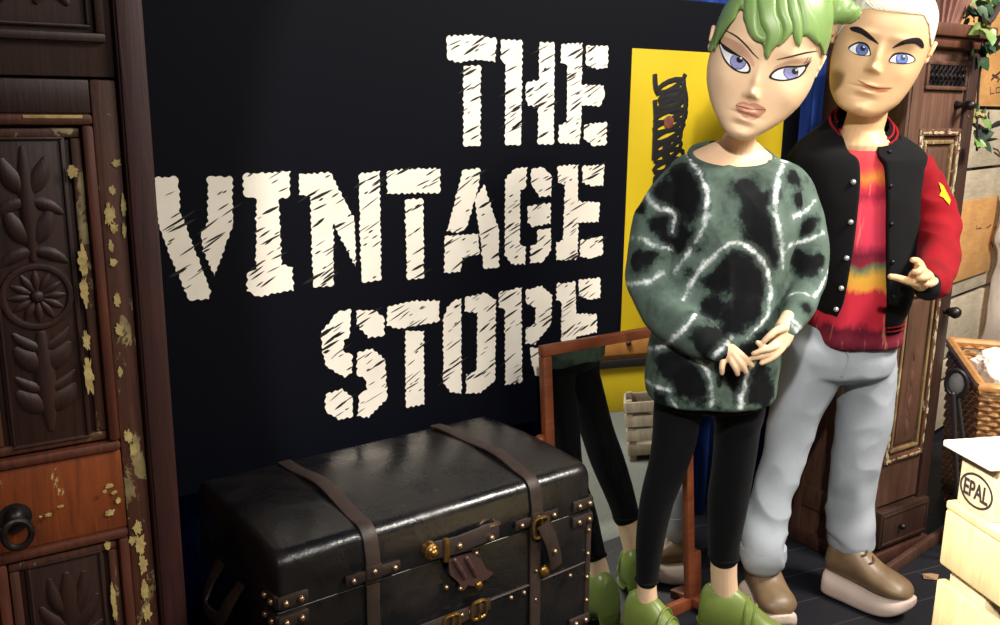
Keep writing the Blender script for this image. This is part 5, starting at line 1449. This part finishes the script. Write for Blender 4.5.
for (x, y, d, r_) in ((763, 551, 2.475, 22), (851, 538, 2.62, 22)):
    bm = B(); loft(bm, [ringP(x, y-6, d, r_, r_*.0029, 0, 2, 36), ringP(x, y-6, d, r_+1, r_*.0030, 0, 2, 36), ringP(x, y+3, d, r_+1.2, r_*.0030, 0, 2, 36), ringP(x, y+6, d, r_+.6, r_*.0029, 0, 2, 36), ringP(x, y+6, d, r_-3, r_*.0025, 0, 2, 36)])
    obj('turned_hem', bm, M_denim, jea)
bm = B(); surf = bvh_of(jm); surf_tube(bm, [(846,350),(849,358),(846,368),(842,376)], [.0035]*4, surf, .001, .5, 4, 8); obj('fly_seam', bm, M_denim, jea)
# ---- platform shoes
M_bshoe = simple('brown_shoe_leather', (128, 106, 78), .45, 0, (104, 82, 60), 14, 60, .25); M_white_sole = simple('platform_sole', (216, 196, 184), .55, 0, (200, 178, 166), 10)
def platform(heel, toe, ank, extra=1.0):
    fr = shoe_frame(heel, toe); a, t_, s_, L = fr; w = .056
    bm = B()
    shoe_loft(bm, fr, [(-.02,.010,.030,.060),(.0,.040,.014,.082),(.06,w,.004,.084),(.3,w*.98,0,.076),(.6,w*1.08,0,.070),(.8,w*1.1,.010,.074),(.94,w*.9,.030,.080),(1.03,w*.45,.052,.084),(1.05,.008,.066,.082)], 28, 4.5)
    so = obj('shoe', bm, M_bshoe, man, angle=None) if False else bm
    up = B()
    shoe_loft(up, fr, [(-.005,.012,.078,.12),(.01,.036,.076,.17),(.08,.046,.074,.205),(.22,.048,.072,.21),(.36,.049,.070,.195),(.50,.051,.068,.168),(.64,.055,.066,.145),(.80,.057,.068,.132),(.92,.048,.074,.120),(.99,.028,.078,.104),(1.01,.006,.082,.092)], 28, 2.6)
    sh = obj('shoe', up, M_bshoe, man, angle=None)
    obj('platform_sole', so, M_white_sole, sh, angle=None)
    for l, z in ((.34, .190), (.43, .176), (.52, .158)):
        bm = B(); tube(bm, [a+t_*(l*L+.012*math.sin(3*q))+s_*(.030*math.sin(q*1.2))+UP*(z+.006-.012*(q*q)) for q in [-1+2*k/10 for k in range(11)]], .0035, 6); obj('lace', bm, simple('lace_brown', (84, 66, 48), .7), sh)
platform((826, 589), (908, 622), None)
platform((752, 602), (781, 640), None)
# ------------------------------------------------------------------ things across the aisle, seen in the mirror
def aisle(name, label, cat, c, w_, d_, fn):
    ax = V((.71, .70, 0)).normalized(); ay = V((-.70, .71, 0)).normalized()       # ay faces the mirror
    Rr = Matrix((ax, -ay, UP)).transposed()
    th_ = thing(name, label, cat, tuple(c))
    fn(th_, lambda bm, u0, u1, e0, e1, z0, z1, bev=.004: box(bm, V(c)+ax*((u0+u1)/2)-ay*((e0+e1)/2)+UP*((z0+z1)/2), (u1-u0, e1-e0, z1-z0), Rr, bev), ax, ay)
def plinth(th_, bb, ax, ay):
    bm = B(); bb(bm, -.9, .9, .02, .6, 0, .30); obj('body', bm, M_yellow, th_)
    bm = B(); bb(bm, -.9, .9, 0, .0195, .0, .30); obj('front_panel', bm, M_yellow, th_)
    bm = B(); bb(bm, -.92, .92, -.02, .62, .3005, .355); obj('top', bm, M_black, th_)
aisle('display_plinth', 'low yellow plinth with black top, reflected in the floor mirror', 'plinth', (4.12, -.70, -.003), 1, 1, plinth)
def crate(th_, bb, ax, ay):
    m_ = wood('honey_pine', (186, 122, 58), (206, 142, 74), .5, grain=(4, 40, 40), bstr=.15)
    bm = B(); bb(bm, -.85, .85, .03, .55, .356, .56); obj('body', bm, m_, th_)
    for i, u in enumerate((-.55, 0, .55)):
        bm = B(); bb(bm, u-.26, u+.26, .012, .03, .38, .54, .006); d_ = obj('drawer', bm, m_, th_)
        bm = B(); sphere(bm, V((4.12, -.70, -.003))+ax*u-ay*.005+UP*.46, .02, 12); obj('knob', bm, M_strap, d_)
aisle('drawer_chest', 'low honey pine drawer chest on the yellow plinth, reflected in the floor mirror', 'drawers', (4.12, -.70, -.003), 1, 1, crate)
def slat(th_, bb, ax, ay):
    m_ = wood('grey_slats', (120, 108, 92), (150, 138, 118), .8)
    for k in range(4):
        bm = B(); bb(bm, -.10, .10, 0, .014, .03+k*.075, .085+k*.075); obj('slat', bm, m_, th_)
        bm = B(); bb(bm, -.10, .10, .30, .314, .03+k*.075, .085+k*.075); obj('slat', bm, m_, th_)
        bm = B(); bb(bm, -.10, -.086, .0145, .2995, .03+k*.075, .085+k*.075); obj('slat', bm, m_, th_)
        bm = B(); bb(bm, .086, .10, .0145, .2995, .03+k*.075, .085+k*.075); obj('slat', bm, m_, th_)
    for u in (-.0855, .0555):
        for e in (.0145, .27):
            bm = B(); bb(bm, u, u+.03, e, e+.0295, 0, .32); obj('corner_post', bm, m_, th_)
    bm = B(); bb(bm, -.085, .085, .016, .298, .03, .042); obj('bottom', bm, m_, th_)
aisle('slatted_crate', 'small grey slatted crate on the grey carpet, reflected in the floor mirror', 'crate', (3.16, .36, -.003), 1, 1, slat)
# ------------------------------------------------------------------ light
def lamp(name, kind, loc, target, size, power, col=(1, .93, .82), cone=None, blend=.1):
    l = bpy.data.lights.new(name, kind); l.energy = power; l.color = col
    if kind == 'AREA': l.size = size; l.shape = 'DISK'
    else: l.shadow_soft_size = size; l.spot_size = math.radians(cone); l.spot_blend = blend
    o = bpy.data.objects.new(name, l); COL.objects.link(o); o.location = loc
    o.rotation_euler = (V(target)-V(loc)).to_track_quat('-Z', 'Y').to_euler(); return o
lamp('key_spot', 'SPOT', (-.2, -.4, 2.7), (2.3, 1.7, 1.0), .05, 295, (1, .95, .88), 54.4, .02)
lamp('right_spot', 'SPOT', (-.1, .75, 2.25), (1.85, .60, .62), .10, 620, (1, .94, .84), 25, .4)
lamp('right_fill', 'AREA', (3.0, .2, 3.0), (3.4, 1.8, .9), .5, 48, (1, .9, .76))  # unseen fill added to brighten the basket and the board wall
lamp('hall_lamp', 'AREA', (1.6, -2.2, 3.8), (1.9, 1.8, .9), 1.6, 62, (1, .95, .88))
lamp('aisle_lamp', 'AREA', (3.0, -.4, 3.6), (3.9, -.6, 0), 1.0, 230, (1, .94, .86))
lamp('corner_spot', 'SPOT', (-.7, -.5, 2.5), (.22, 1.62, .42), .15, 60, (1, .82, .62), 30, .9)
w = bpy.data.worlds.new('hall_ambient'); SC.world = w; w.use_nodes = True
w.node_tree.nodes['Background'].inputs[0].default_value = (.62, .76, 1, 1); w.node_tree.nodes['Background'].inputs[1].default_value = .05
